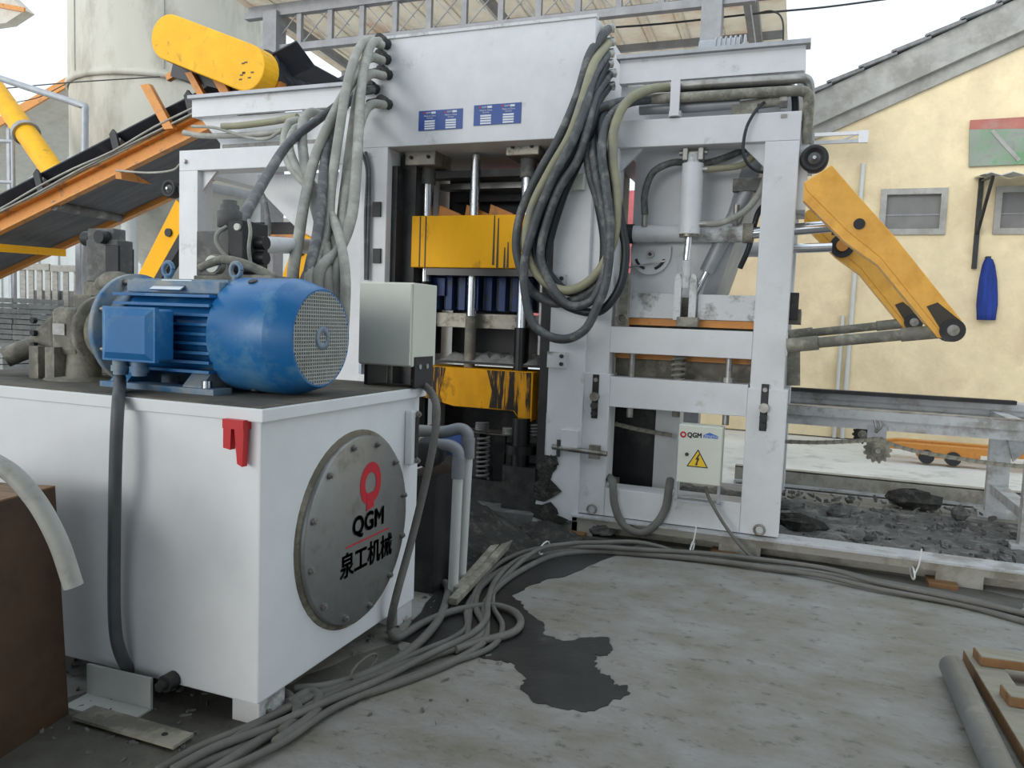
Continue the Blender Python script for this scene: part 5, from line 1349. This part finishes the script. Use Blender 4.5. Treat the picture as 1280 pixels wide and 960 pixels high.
# ================================================================== HOSES
def hose(pts, r, mt, label, cat='hose', group=None, name='hydraulic_hose', n=10):
    return tag(MB().tube(pts, r, n=n, sm=7).build(name, mt), label, cat, group)
GL = 'hoses hanging on the left of the press'
def taper(pts, ya, yb):
    """pixel path with depth running evenly from ya to yb"""
    n = len(pts)-1
    return W(*[(x, y, ya + (yb-ya)*(i/n)**1.15) for i, (x, y) in enumerate(pts)], (min(pts[-1][0]+6, 428), 440, yb-.05))
def hb_ends(p, dark=False): pass
LH = [
 ([(478,57),(460,51),(446,66),(434,105),(424,165),(414,235),(410,285),(398,322),(386,352)], 0, 'hose_grey', .037),
 ([(478,76),(462,72),(446,92),(421,135),(396,190),(382,245),(373,300),(366,352)], 0, 'hose_grey', .040),
 ([(480,95),(463,93),(449,112),(440,165),(431,235),(424,290),(411,330),(399,354)], 0, 'hose_grey', .037),
 ([(474,52),(463,57),(453,95),(449,150),(446,205),(440,268),(424,312),(398,346)], 0, 'hose_grey', .040),
 ([(480,131),(464,131),(452,150),(438,205),(431,255),(428,300),(421,352)], 0, 'hose_grey', .037),
 ([(465,112),(444,118),(422,146),(409,185),(403,235),(397,292),(385,354)], 0, 'hose_dark', .038),
 ([(400,143),(388,141),(379,152),(378,180),(383,215),(396,265),(407,310),(410,354)], 0, 'hose_grey', .042),
 ([(372,150),(360,155),(355,180),(362,206),(386,235),(406,268),(420,305),(426,350)], 0, 'hose_grey', .034),
 ([(385,158),(370,160),(362,178),(369,205),(390,230),(412,265),(425,300),(432,352)], 0, 'hose_grey', .034),
 ([(452,142),(442,165),(436,210),(428,262),(424,310),(432,352)], 0, 'hose_dark', .033),
]
LLAB = ['grey hose from the top left port falling behind the motor','grey hose from the second port sweeping far left to the valve block',
 'grey hose from the third left port of the press head','rightmost grey hose of the left bundle lying on the press column',
 'grey hose from the lowest left port of the press head','dark hose in the middle of the left bundle','thick grey hose arching over the left frame beam',
 'outer of two slim grey hoses looping across the left frame beam','inner of two slim grey hoses looping across the left frame beam','dark slim hose tucked behind the left bundle']
for i, (pp, _, mt, r) in enumerate(LH):
    jit = .05*((i*37) % 5 - 2)/2
    hose(taper(pp, 5.46+abs(jit)*.2 if i not in (6,7,8) else 5.55, 3.95+jit*1.5), r*.92, mt, LLAB[i], group=GL)
hose(W((468,112,5.5),(450,112,5.4),(400,148,5.2),(362,178,4.8),(335,218,4.3),(312,258,3.7),(300,282,3.45)), .034, 'hose_dark', 'long dark hose running down left to the round valve cap', group=GL)
hose(W((322,235,5.7),(330,250,5.5),(335,280,5.2),(333,300,5.0),(331,320,4.9)), .025, 'dusty_dark' , 'short dark hose hanging under the left frame beam', group=GL)
for k in range(2):
    hose(W((452+5*k,190,5.57),(459+3*k,215,5.57),(457+4*k,270,5.57),(457+2*k,350,5.57)), .014, 'hose_dark', ('outer' if k else 'inner')+' thin dark line clipped to the left press column', group='thin lines on the press column')

GR = 'hoses looping on the right of the press'
RH = [
 ([(755,36),(738,66),(722,118),(700,170),(676,212),(655,255),(646,290),(647,322),(662,360),(692,379),(727,371),(749,351),(759,322),(757,290),(746,246),(737,215),(733,170),(745,140),(775,128),(808,125)], 'hose_dark', 'outermost dark hose loop on the right press column', .036),
 ([(755,53),(742,80),(728,125),(712,170),(688,212),(664,262),(658,312),(677,349),(706,363),(734,353),(756,327),(769,292),(771,242),(766,200),(768,160),(784,127),(812,112),(835,109)], 'hose_olive', 'olive grey hose loop rising to the hopper pipe', .036),
 ([(754,67),(742,95),(730,140),(714,180),(690,225),(668,280),(655,335),(661,392),(678,416),(706,424),(731,412),(746,384),(758,350),(763,290),(757,230),(752,190),(760,150),(785,129),(815,124)], 'hose_dark', 'lowest hanging dark hose loop below the hinge plate', .036),
 ([(753,80),(744,110),(732,155),(718,190),(700,222),(677,270),(667,307),(680,351),(696,374),(723,388),(752,388),(775,358),(782,318),(778,286),(768,235),(756,195),(750,160),(758,140),(780,133)], 'hose_black', 'black hose loop reaching furthest right over the frame post', .034),
 ([(756,92),(745,120),(735,160),(722,200),(698,238),(680,290),(676,325),(690,358),(711,381),(738,377),(753,349),(760,315),(755,270),(747,225),(741,190),(742,165),(752,148)], 'hose_dark', 'inner dark hose loop of the right bundle', .034),
 ([(755,108),(748,128),(738,165),(722,205),(706,240),(690,290),(683,330),(694,352),(714,366),(740,362),(752,340),(755,300),(748,255),(740,210),(738,175),(746,152)], 'hose_black', 'innermost black hose loop of the right bundle', .034),
]
for i, (pp, mt, lab, r) in enumerate(RH):
    n = len(pp)-1; pts = []
    for k, (x, y) in enumerate(pp):
        t = k/n; yy = 5.46 - .03*((i*2) % 5)
        if t < .14: yy = 5.68 + (yy-5.68)*(t/.14)
        if t > .84: yy = yy + (5.69-yy)*((t-.84)/.16)
        if k == 0: pts.append(RP[i].copy())
        else: pts.append(at(x, y, Y=yy))
    hose(pts, r*.92, mt, lab, group=GR)
# hoses on the feeder
GF = 'small hoses on the feeder cylinders'
hose(W((806,268,5.86),(806,242,5.84),(816,216,5.82),(838,204,5.82),(857,203,5.85),(880,204,5.88),(906,197,5.9),(932,186,5.93)), .026, 'hose_dark', 'black hose arching from the long cylinder port to the right', group=GF)
hose(W((879,212,5.75),(905,210,5.78),(928,206,5.82),(945,192,5.85),(954,178,5.88)), .024, 'hose_olive', 'tan hose from the top port of the upright cylinder', group=GF)
hose(W((876,280,5.75),(900,279,5.76),(928,266,5.8),(945,248,5.83),(956,225,5.86),(960,195,5.88)), .024, 'hose_grey', 'grey hose curving up from the lower port of the upright cylinder', group=GF)
hose(W((968,246,6.0),(950,262,5.95),(942,285,5.95),(936,310,5.95),(925,335,6.0)), .02, 'hose_black', 'black hose hanging behind the right frame post', group=GF)
hose(W((955,128,5.68),(945,138,5.62),(933,160,5.6),(929,188,5.6),(935,205,5.62),(948,214,5.66),(962,215,5.7)), .011, 'hose_black', 'thin black cable looping over the right frame corner', cat='cable', group=GF)
hose(W((762,597,5.72),(766,604,5.6),(768,630,5.58),(778,654,5.57),(800,666,5.55),(820,655,5.57),(832,635,5.6),(836,612,5.62),(838,600,5.7)), .030, 'cable_grey', 'grey conduit loop hanging from the lower frame opening', cat='conduit', name='flexible_conduit')
hose(W((882,608,5.56),(886,622,5.55),(903,652,5.52),(922,678,5.5),(940,697,5.48))+[at(952,706,Z=.02)], .012, 'cable_grey', 'thin grey cable from the electrical box down to the floor', cat='cable', name='power_cable')

# tank cables
p = at(150,472,Y=2.465)
hose([p, at(150,482,Y=2.42), at(148,500,Y=2.28), at(145,560,Y=2.25), at(143,660,Y=2.25), at(143,770,Y=2.255), at(150,815,Y=2.27), at(167,848,Y=2.36)], .024, 'conduit', 'dark flexible conduit hanging from the motor down the tank side', cat='conduit', name='flexible_conduit')
hose(W((516,476,3.6),(528,480,3.6),(541,494,3.55),(546,518,3.5),(538,575,3.45),(517,665,3.4),(494,750,'x',-1.80),(488,785,'z',.05))+[at(497,797,Z=.03),at(530,778,Z=.03),at(570,763,Z=.03),at(612,757,Z=.03),at(640,763,Z=.03),at(651,777,Z=.03),at(640,791,Z=.03),at(600,802,Z=.03),at(570,812,Z=.03)], .02, 'cable_grey', 'olive grey cable running down the tank end and looping on the floor', cat='cable', name='power_cable')
# floor cable bundle
base = [(1300,777),(1200,752),(1100,732),(1030,716),(960,707),(880,697),(800,691),(740,688),(690,691),(650,704),(615,728),(600,756),(603,782),(590,803),(540,825),(470,853),(400,880),(330,918),(270,948),(215,975)]
fl_lab = ['front cable of the bundle snaking across the floor','second cable of the bundle snaking across the floor','middle cable of the bundle snaking across the floor',
          'cable lying on top of the floor bundle','rear cable of the bundle snaking across the floor','cable bowing up out of the floor bundle before the press']
for i in range(6):
    pts = []
    for k, (x, y) in enumerate(base):
        off = (i-2.5)*.032 + .03*math.sin(k*1.3+i*2.1)
        P_ = at(x, y, Z=.02)
        n_ = at(base[min(k+1,len(base)-1)][0], base[min(k+1,len(base)-1)][1], Z=.02) - at(base[max(k-1,0)][0], base[max(k-1,0)][1], Z=.02)
        n_ = Vector((-n_.y, n_.x, 0)).normalized()
        z = .022 + (.03 if i == 3 else 0) + .006*math.sin(k*.9+i)
        Q_ = P_ + n_*off; Q_.z = z
        if i == 5 and 6 <= k <= 9: Q_ += Vector((0,.12,.06))
        pts.append(Q_)
    hose(pts, (.016,.018,.020,.016,.019,.015)[i], 'cable_grey', fl_lab[i], cat='cable', group='cables snaking across the floor', name='floor_cable')
# stray cable ends near the tank foot
for k, (pp, lab) in enumerate((([(330,893),(345,868),(362,872),(372,890),(352,915)],'short cable hooking out from under the tank foot'),([(360,880),(385,866),(398,872),(390,895),(345,928)],'second cable hooking out beside the tank foot'),
                     ([(368,862),(410,858),(460,842),(510,815),(548,775),(560,740),(556,728)],'thick tan cable from under the tank to the white pipes'))):
    hose([at(x,y,Z=.03) for x, y in pp], .022, 'cable_grey', lab, cat='cable', name='floor_cable')
# zip ties
for k, (px, py, lab) in enumerate(((865,690,'white zip tie standing up from the floor cables'),(455,842,'grey tie round the cables beside the tank'),(680,691,'tie round the cables before the press'),(1140,722,'white tie with a long tail on the cables at the rail'))):
    c_ = at(px,py,Z=.03)
    pts = [c_+Vector((.0, .11*math.cos(u_), .035+.035*math.sin(u_)-.0)) for u_ in [2*PI*i/12 for i in range(13)]]
    m = MB().tube(pts,.006,n=6,sm=0)
    if k in (0,3): m.tube([c_+Vector((0,-.1,.05)), c_+Vector((.02,-.1,.12)), c_+Vector((.03,-.09,.22))],.005,n=6,sm=4)
    tag(m.build('cable_tie','zip_white' if k != 1 else 'cable_grey'), lab, 'cable tie', 'ties on the floor cables')

# ================================================================== PVC PIPES AND SMALL PUMP BEHIND THE TANK
pv = thing('drain_pipe', 'nearer white plastic drain pipe with grey elbow behind the tank', 'pipe', at(563,748,Z=0), 'white drain pipes')
yA = 3.97
t_ = at(573,585,Y=yA); bt = at(563,748,Z=0)
MB().cyl((bt.x,yA,.0),(t_.x,yA,t_.z),.03,n=16).build('tube','pvc_white',pv)
MB().cyl((t_.x,yA,t_.z-.06),(t_.x,yA,t_.z+.06),.038,n=16).build('socket','pvc_grey',pv)
MB().tube([(t_.x,yA,t_.z+.05),(t_.x-.01,yA,t_.z+.10),(t_.x-.06,yA,t_.z+.125),(t_.x-.14,yA,t_.z+.125)],.034,n=14).build('elbow','pvc_grey',pv)
MB().cyl((t_.x-.14,yA,t_.z+.125),(t_.x-.25,yA,t_.z+.125),.034,n=14).build('branch','dusty_iron',pv)
pv2 = thing('drain_pipe', 'taller white plastic drain pipe with grey elbow behind the nearer pipe', 'pipe', at(577,735,Z=0), 'white drain pipes')
yB = 4.15; t2 = at(585,560,Y=yB); b2_ = at(577,735,Z=0)
MB().cyl((b2_.x-.02,yB,0),(t2.x,yB,t2.z),.032,n=16).build('tube','pvc_white',pv2)
MB().cyl((t2.x,yB,t2.z-.06),(t2.x,yB,t2.z+.06),.04,n=16).build('socket','pvc_grey',pv2)
MB().tube([(t2.x,yB,t2.z+.05),(t2.x-.01,yB,t2.z+.09),(t2.x-.06,yB-.0,t2.z+.11),(t2.x-.16,yB-.02,t2.z+.085),(t2.x-.3,yB-.05,t2.z+.085)],.036,n=14).build('elbow','pvc_grey',pv2)
cp_ = thing('circulation_pump', 'small dusty pump with blue body behind the tank end', 'pump', (-2.0,3.95,.2))
c_ = at(539,560,Y=4.0)
MB().lathe((c_.x,3.9,c_.z-.02),(0,1,0),[(0,0),(0,.06),(.05,.09),(.12,.09),(.14,.06),(.2,.06)],24).build('volute','dark_steel',cp_)
MB().cyl((c_.x-.05,4.1,c_.z-.02),(c_.x-.05,4.45,c_.z-.02),.075,n=20).build('motor_body','blue_tamper',cp_)
MB().box((c_.x-.15,3.95,0),(c_.x+.06,4.35,c_.z-.16)).build('plinth','dark_steel',cp_)
# long battens leaning by the pipes
for k, (p0, p1, lab) in enumerate((((636,664),(572,738),'upper of two dusty battens lying by the white pipes'),((646,668),(566,752),'lower of two dusty battens lying by the white pipes'))):
    a, b = at(*p0,Z=.08), at(*p1,Z=.06)
    tag(MB().bar(a,b,.05,.04).build('batten','dusty_iron',bevel=.004), lab, 'batten', 'battens by the white pipes')

# ================================================================== FLOOR PATCHES, MUD, RUBBLE
def patch(pix, z, mt, name, label, cat, kind=None, jit=0.0):
    pts = [at(x,y,Z=z) for x, y in pix]
    # subdivide the outline and roughen it
    out = []
    for i in range(len(pts)):
        a, b = pts[i], pts[(i+1) % len(pts)]
        for k in range(5):
            t = k/5; q = a.lerp(b,t); q.z = z
            if k: q += Vector((random.uniform(-1,1),random.uniform(-1,1),0))*jit
            out.append(q)
    m = MB(); n = len(out)
    m.add([(v.x,v.y,z) for v in out]+[(v.x,v.y,.0005) for v in out], [list(range(n))]+[[i,(i+1) % n,n+(i+1) % n,n+i] for i in range(n)])
    o = m.build(name, mt); tag(o, label, cat, kind=kind); return o
patch([(752,700),(707,720),(685,723),(657,734),(640,745),(655,756),(660,766),(679,777),(680,793),(704,801),(738,796),(760,796),(766,810),(760,819),(743,818),(744,831),(750,840),(763,845),(768,856),(785,857),(788,866),(763,877),(744,888),(710,887),(666,877),(651,856),(657,846),(638,827),(616,824),(583,818),(540,815),(500,800),(540,745),(560,690),(600,672),(690,668),(800,680)],
      .004, 'wet_concrete', 'wet_patch', 'dark wet patch spread over the concrete in front of the press', 'puddle', jit=.012)
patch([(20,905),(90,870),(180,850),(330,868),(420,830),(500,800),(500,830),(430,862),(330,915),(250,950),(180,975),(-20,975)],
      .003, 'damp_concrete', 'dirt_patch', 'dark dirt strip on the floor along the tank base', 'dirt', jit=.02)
patch([(690,668),(760,680),(880,696),(1000,715),(1140,738),(1270,765),(1290,750),(1140,722),(960,692),(760,668)],
      .003, 'damp_concrete', 'damp_strip', 'damp dark strip on the floor along the base rail', 'dirt', jit=.02)
def mound(cx, cy, rx, ry, h, mt, name, label, cat, n=44, kind='stuff', flat=1.6):
    vs = []; fs = []
    for j in range(n+1):
        for i in range(n+1):
            x = -1+2*i/n; y = -1+2*j/n; r = min(1, math.hypot(x,y))
            z = h*max(0,1-r**flat) + (random.uniform(0,.16)*h*(1-r))
            vs.append((cx+x*rx, cy+y*ry, max(0.0015,z)))
    for j in range(n):
        for i in range(n): fs.append((j*(n+1)+i, j*(n+1)+i+1, (j+1)*(n+1)+i+1, (j+1)*(n+1)+i))
    m = MB().add(vs, fs, True); o = m.build(name, mt); return tag(o, label, cat, kind=kind)
a = at(612,640,Z=.15)
mound(-2.28, 5.0, .62, .52, .30, 'mud', 'sand_mound', 'dark heap of wet mortar sand at the foot of the press', 'sand')
mound(-1.72, 5.38, .32, .26, .12, 'mud', 'mortar_spill', 'black mortar spill under the splashed press column', 'mortar')
# rubble bed right of the frame
m = MB(); nx, ny = 60, 34; vs = []; fs = []
for j in range(ny+1):
    for i in range(nx+1):
        e_ = min(i, nx-i, j, ny-j)/4; e_ = min(1, e_)
        fall = max(0, 1-i/nx*1.2)
        vs.append((-1.3+3.2*i/nx, 5.82+2.0*j/ny, .002+e_*(.015+.05*fall*(1+.6*math.sin(i*.9)*math.cos(j*.7))+random.uniform(0,.03)*(.4+fall))))
for j in range(ny):
    for i in range(nx): fs.append((j*(nx+1)+i, j*(nx+1)+i+1, (j+1)*(nx+1)+i+1, (j+1)*(nx+1)+i))
tag(m.add(vs,fs,True).build('rubble_bed','rubble'), 'bed of grey mortar rubble under the chain conveyor', 'rubble', kind='stuff')
def rock(c, s, seed, label, mt='rubble', sq=(1,1,.7), group='mortar lumps under the conveyor'):
    rnd = random.Random(seed); n, k = 9, 6; vs = []; fs = []
    for j in range(k+1):
        t = PI*j/k
        for i in range(n):
            u_ = 2*PI*i/n; rr = s*(1+rnd.uniform(-.28,.22))
            vs.append((c.x+rr*sq[0]*math.sin(t)*math.cos(u_), c.y+rr*sq[1]*math.sin(t)*math.sin(u_), max(c.z-s*.05, c.z+s*sq[2]*.7-rr*sq[2]*-math.cos(t)*-1)))
    for j in range(k):
        for i in range(n): fs.append((j*n+i,(j+1)*n+i,(j+1)*n+(i+1) % n,j*n+(i+1) % n))
    return tag(MB().add(vs,fs).build('mortar_lump',mt), label, 'rubble', group)
rl = [((1143,634),.17,(1.35,.8,.55),'largest flat dark mortar lump near the ground channel'),((1048,648),.095,(1,.9,.8),'rounded mortar lump left of the large flat one'),
      ((1200,650),.075,(.9,.8,1),'small round mortar lump close to the conveyor leg'),((1090,680),.06,(1,.8,.9),'small mortar lump nearest the base rail'),
      ((995,665),.17,(1.3,.7,.5),'low dark lump against the support frame leg'),((985,640),.10,(1.3,.9,.6),'dark lump behind the support frame leg'),((1020,655),.05,(1,1,.7),'pebble sized lump between the larger ones')]
for i, ((px, py), s_, sq, lab) in enumerate(rl):
    rock(at(px,py,Z=.02), s_, i+3, lab, 'mud' if i in (0,4) else 'rubble', sq)
m = MB(); rnd = random.Random(5)
for k in range(420):
    x = -.1+rnd.random()**1.5*1.8; y = rnd.uniform(5.85,8.1); s_ = rnd.uniform(.008,.03)
    m.obox((x,y,.035+s_*.2),(rnd.uniform(-1,1),rnd.uniform(-1,1),.2),(rnd.uniform(-1,1),1,0),(0,.3,1),s_*2,s_*1.4,s_)
tag(m.build('gravel_bits','rubble'), 'small scattered gravel bits on the rubble bed', 'gravel', kind='stuff')
m = MB()
for k in range(260):
    x = rnd.uniform(-3.0,-1.2); y = rnd.uniform(1.95,2.6) if x < -1.95 else rnd.uniform(2.6,4.0)
    if -1.85 < x and rnd.random() < .6: continue
    s_ = rnd.uniform(.003,.012)
    m.obox((x,y,.006),(rnd.uniform(-1,1),rnd.uniform(-1,1),.1),(rnd.uniform(-1,1),1,0),(0,.3,1),s_*2.4,s_*1.3,s_)
tag(m.build('floor_grit','rubble'), 'loose grit and crumbs scattered round the tank', 'grit', kind='stuff')
# mortar bits along the base of the press column
for i, ((px, py), s_, lab) in enumerate((((735,664),.055,'orange brown brick chip under the frame corner'),((752,668),.08,'grey lump wedged at the left end of the base rail'),((690,655),.05,'crumb of mortar at the press column foot'))):
    rock(at(px,py,Z=.02), s_, i+40, lab, 'wood' if i == 0 else 'rubble', (1.3,.7,.7), 'lumps at the press foot')

# ================================================================== FOREGROUND LEFT: carton, hose, scrap
pb = at(86,893,Z=0)
dv = RW @ Vector((820-640,432-480,F_PX)); dv.z = 0; dv.normalize()
sd_ = Vector((-dv.y, dv.x, 0))
ptx = at(69,609,Y=pb.y).x
hgt = at(69,609,Y=pb.y).z
CT = thing('brown_carton', 'worn dark brown carton box at the lower left edge', 'carton', (pb.x-.4, pb.y-.4, 0))
f0, f1 = pb.copy(), pb - dv*.75
lean = Vector((ptx-pb.x,0,0))
g0, g1 = pb+sd_*.7, pb-dv*.75+sd_*.7
up_ = Vector((0,0,hgt))
def quad_slab(a, b, c_, d_, n_, th, nm, mt): MB().prism([a,b,c_,d_], n_*th).build(nm, mt, CT)
quad_slab(f0,f1,f1+up_+lean,f0+up_+lean,sd_,.012,'side_panel','cardboard')
quad_slab(g0,g1,g1+up_+lean,g0+up_+lean,-sd_,.012,'side_panel','cardboard')
quad_slab(f0+sd_*.012,g0-sd_*.012,g0+up_+lean-sd_*.012,f0+up_+lean+sd_*.012,-dv,.012,'end_panel','cardboard')
quad_slab(f1+sd_*.012,g1-sd_*.012,g1+up_+lean-sd_*.012,f1+up_+lean+sd_*.012,dv,.012,'end_panel','cardboard')
tz = up_+lean
quad_slab(f0+tz,f1+tz,f1+tz+sd_*.35-Vector((0,0,.01)),f0+tz+sd_*.35-Vector((0,0,.01)),Vector((0,0,1)),.006,'top_flap','wood')
quad_slab(g0+tz,g1+tz,g1+tz-sd_*.33-Vector((0,0,.01)),g0+tz-sd_*.33-Vector((0,0,.01)),Vector((0,0,1)),.006,'top_flap','wood')
# curved hose end
hose(W((-260,700,1.75),(-170,590,1.75),(-70,560,1.75),(0,582,1.78),(42,622,1.8),(72,675,1.82),(92,733,1.84)), .031, 'hose_pale', 'pale corrugated hose curving over the brown carton', name='flexible_hose', n=14)
# scrap pieces
SA = thing('scrap_channel', 'short cream steel channel offcut lying by the tank foot', 'scrap', at(135,880,Z=0))
c_ = at(134,872,Z=.05); ax = (at(180,880,Z=.05)-at(90,858,Z=.05)).normalized(); ay = Vector((-ax.y,ax.x,0))
MB().obox(c_+ay*.06+Vector((0,0,.02)),ax,ay,(0,0,1),.33,.012,.13).build('flange','pvc_white',SA)
MB().obox(c_+Vector((0,0,-.045)),ax,ay,(0,0,1),.33,.12,.010).build('web','pvc_white',SA)
SB = at(165,908,Z=.02); ax = (at(228,930,Z=.02)-at(90,890,Z=.02)).normalized(); ay = Vector((-ax.y,ax.x,0))
so = thing('scrap_plate', 'flat dusty steel plate offcut with a hole on the floor', 'scrap', (SB.x,SB.y,0))
MB().obox(SB,ax,ay,(0,0,1),.5,.10,.012).build('plate','dusty_iron',so); hh = SB+ax*.16
MB().cyl((hh.x,hh.y,SB.z+.006),(hh.x,hh.y,SB.z+.0075),.012,n=12).build('hole','black_plastic',so)
MB().obox(SB-ay*.0-Vector((0,0,.012)),ax,ay,(0,0,1),.2,.06,.014).build('packer','wood_grey',so)

# ================================================================== FOREGROUND RIGHT: pipe and boards
a, b = at(1190,833,Z=.055), at(1248,960,Z=.055)
dp = (b-a).normalized()
LPp = thing('loose_pipe', 'grey zinc pipe lying on the floor at the lower right', 'pipe', (a.x,a.y,0))
MB().lathe(a,dp,[(0,.046),(0,.055),(2.6,.055),(2.6,.046),(0,.046)],28).build('tube','pipe_zinc',LPp)
MB().lathe(a,dp,[(.02,0),(.02,.046)],28).build('bore','black_plastic',LPp)
WF = thing('wooden_pallet', 'brown wooden board frame with crosspieces at the lower right corner', 'pallet', at(1260,860,Z=0))
q0, q1 = at(1204,812,Z=.07), at(1275,930,Z=.07); dq = (q1-q0).normalized(); sq_ = Vector((-dq.y,dq.x,0))
if sq_.x < 0: sq_ = -sq_
ang = dq
Lq = 1.9
def board(o_, l, w_, th, z0, mt, nm='board'):
    c_ = o_ + dq*l/2 + sq_*w_/2; MB().obox((c_.x,c_.y,z0+th/2),dq,sq_,(0,0,1),l,w_,th).build(nm,mt,WF,bevel=.003)
board(q0, Lq, .14, .055, .012, 'wood', 'stringer')
board(q0+dq*.0, Lq, .135, .006, .0675, 'wood_top', 'stringer_face')
def cross(px, py, l, w_, mt='wood'):
    c_ = at(px,py,Z=.1); e_ = Vector((1,.10,0)).normalized(); f_ = Vector((-.1,1,0)).normalized()
    cc_ = c_ + e_*l/2 + f_*w_/2
    MB().obox((cc_.x,cc_.y,.096),e_,f_,(0,0,1),l,w_,.042).build('crosspiece',mt,WF,bevel=.003)
    MB().obox((cc_.x,cc_.y,.119),e_,f_,(0,0,1),l*.99,w_*.97,.004).build('crosspiece_face','wood_top',WF)
cross(1226,826,.9,.12); cross(1262,876,.8,.12)
MB().box((q0.x+.5,q0.y-1.7,0),(q0.x+.62,q0.y+.1,.012)).build('sole_board','wood_top',WF)
MB().obox((q0.x+.35,q0.y-.75,.006),dq,sq_,(0,0,1),1.7,.5,.012).build('sole_board','wood_top',WF)
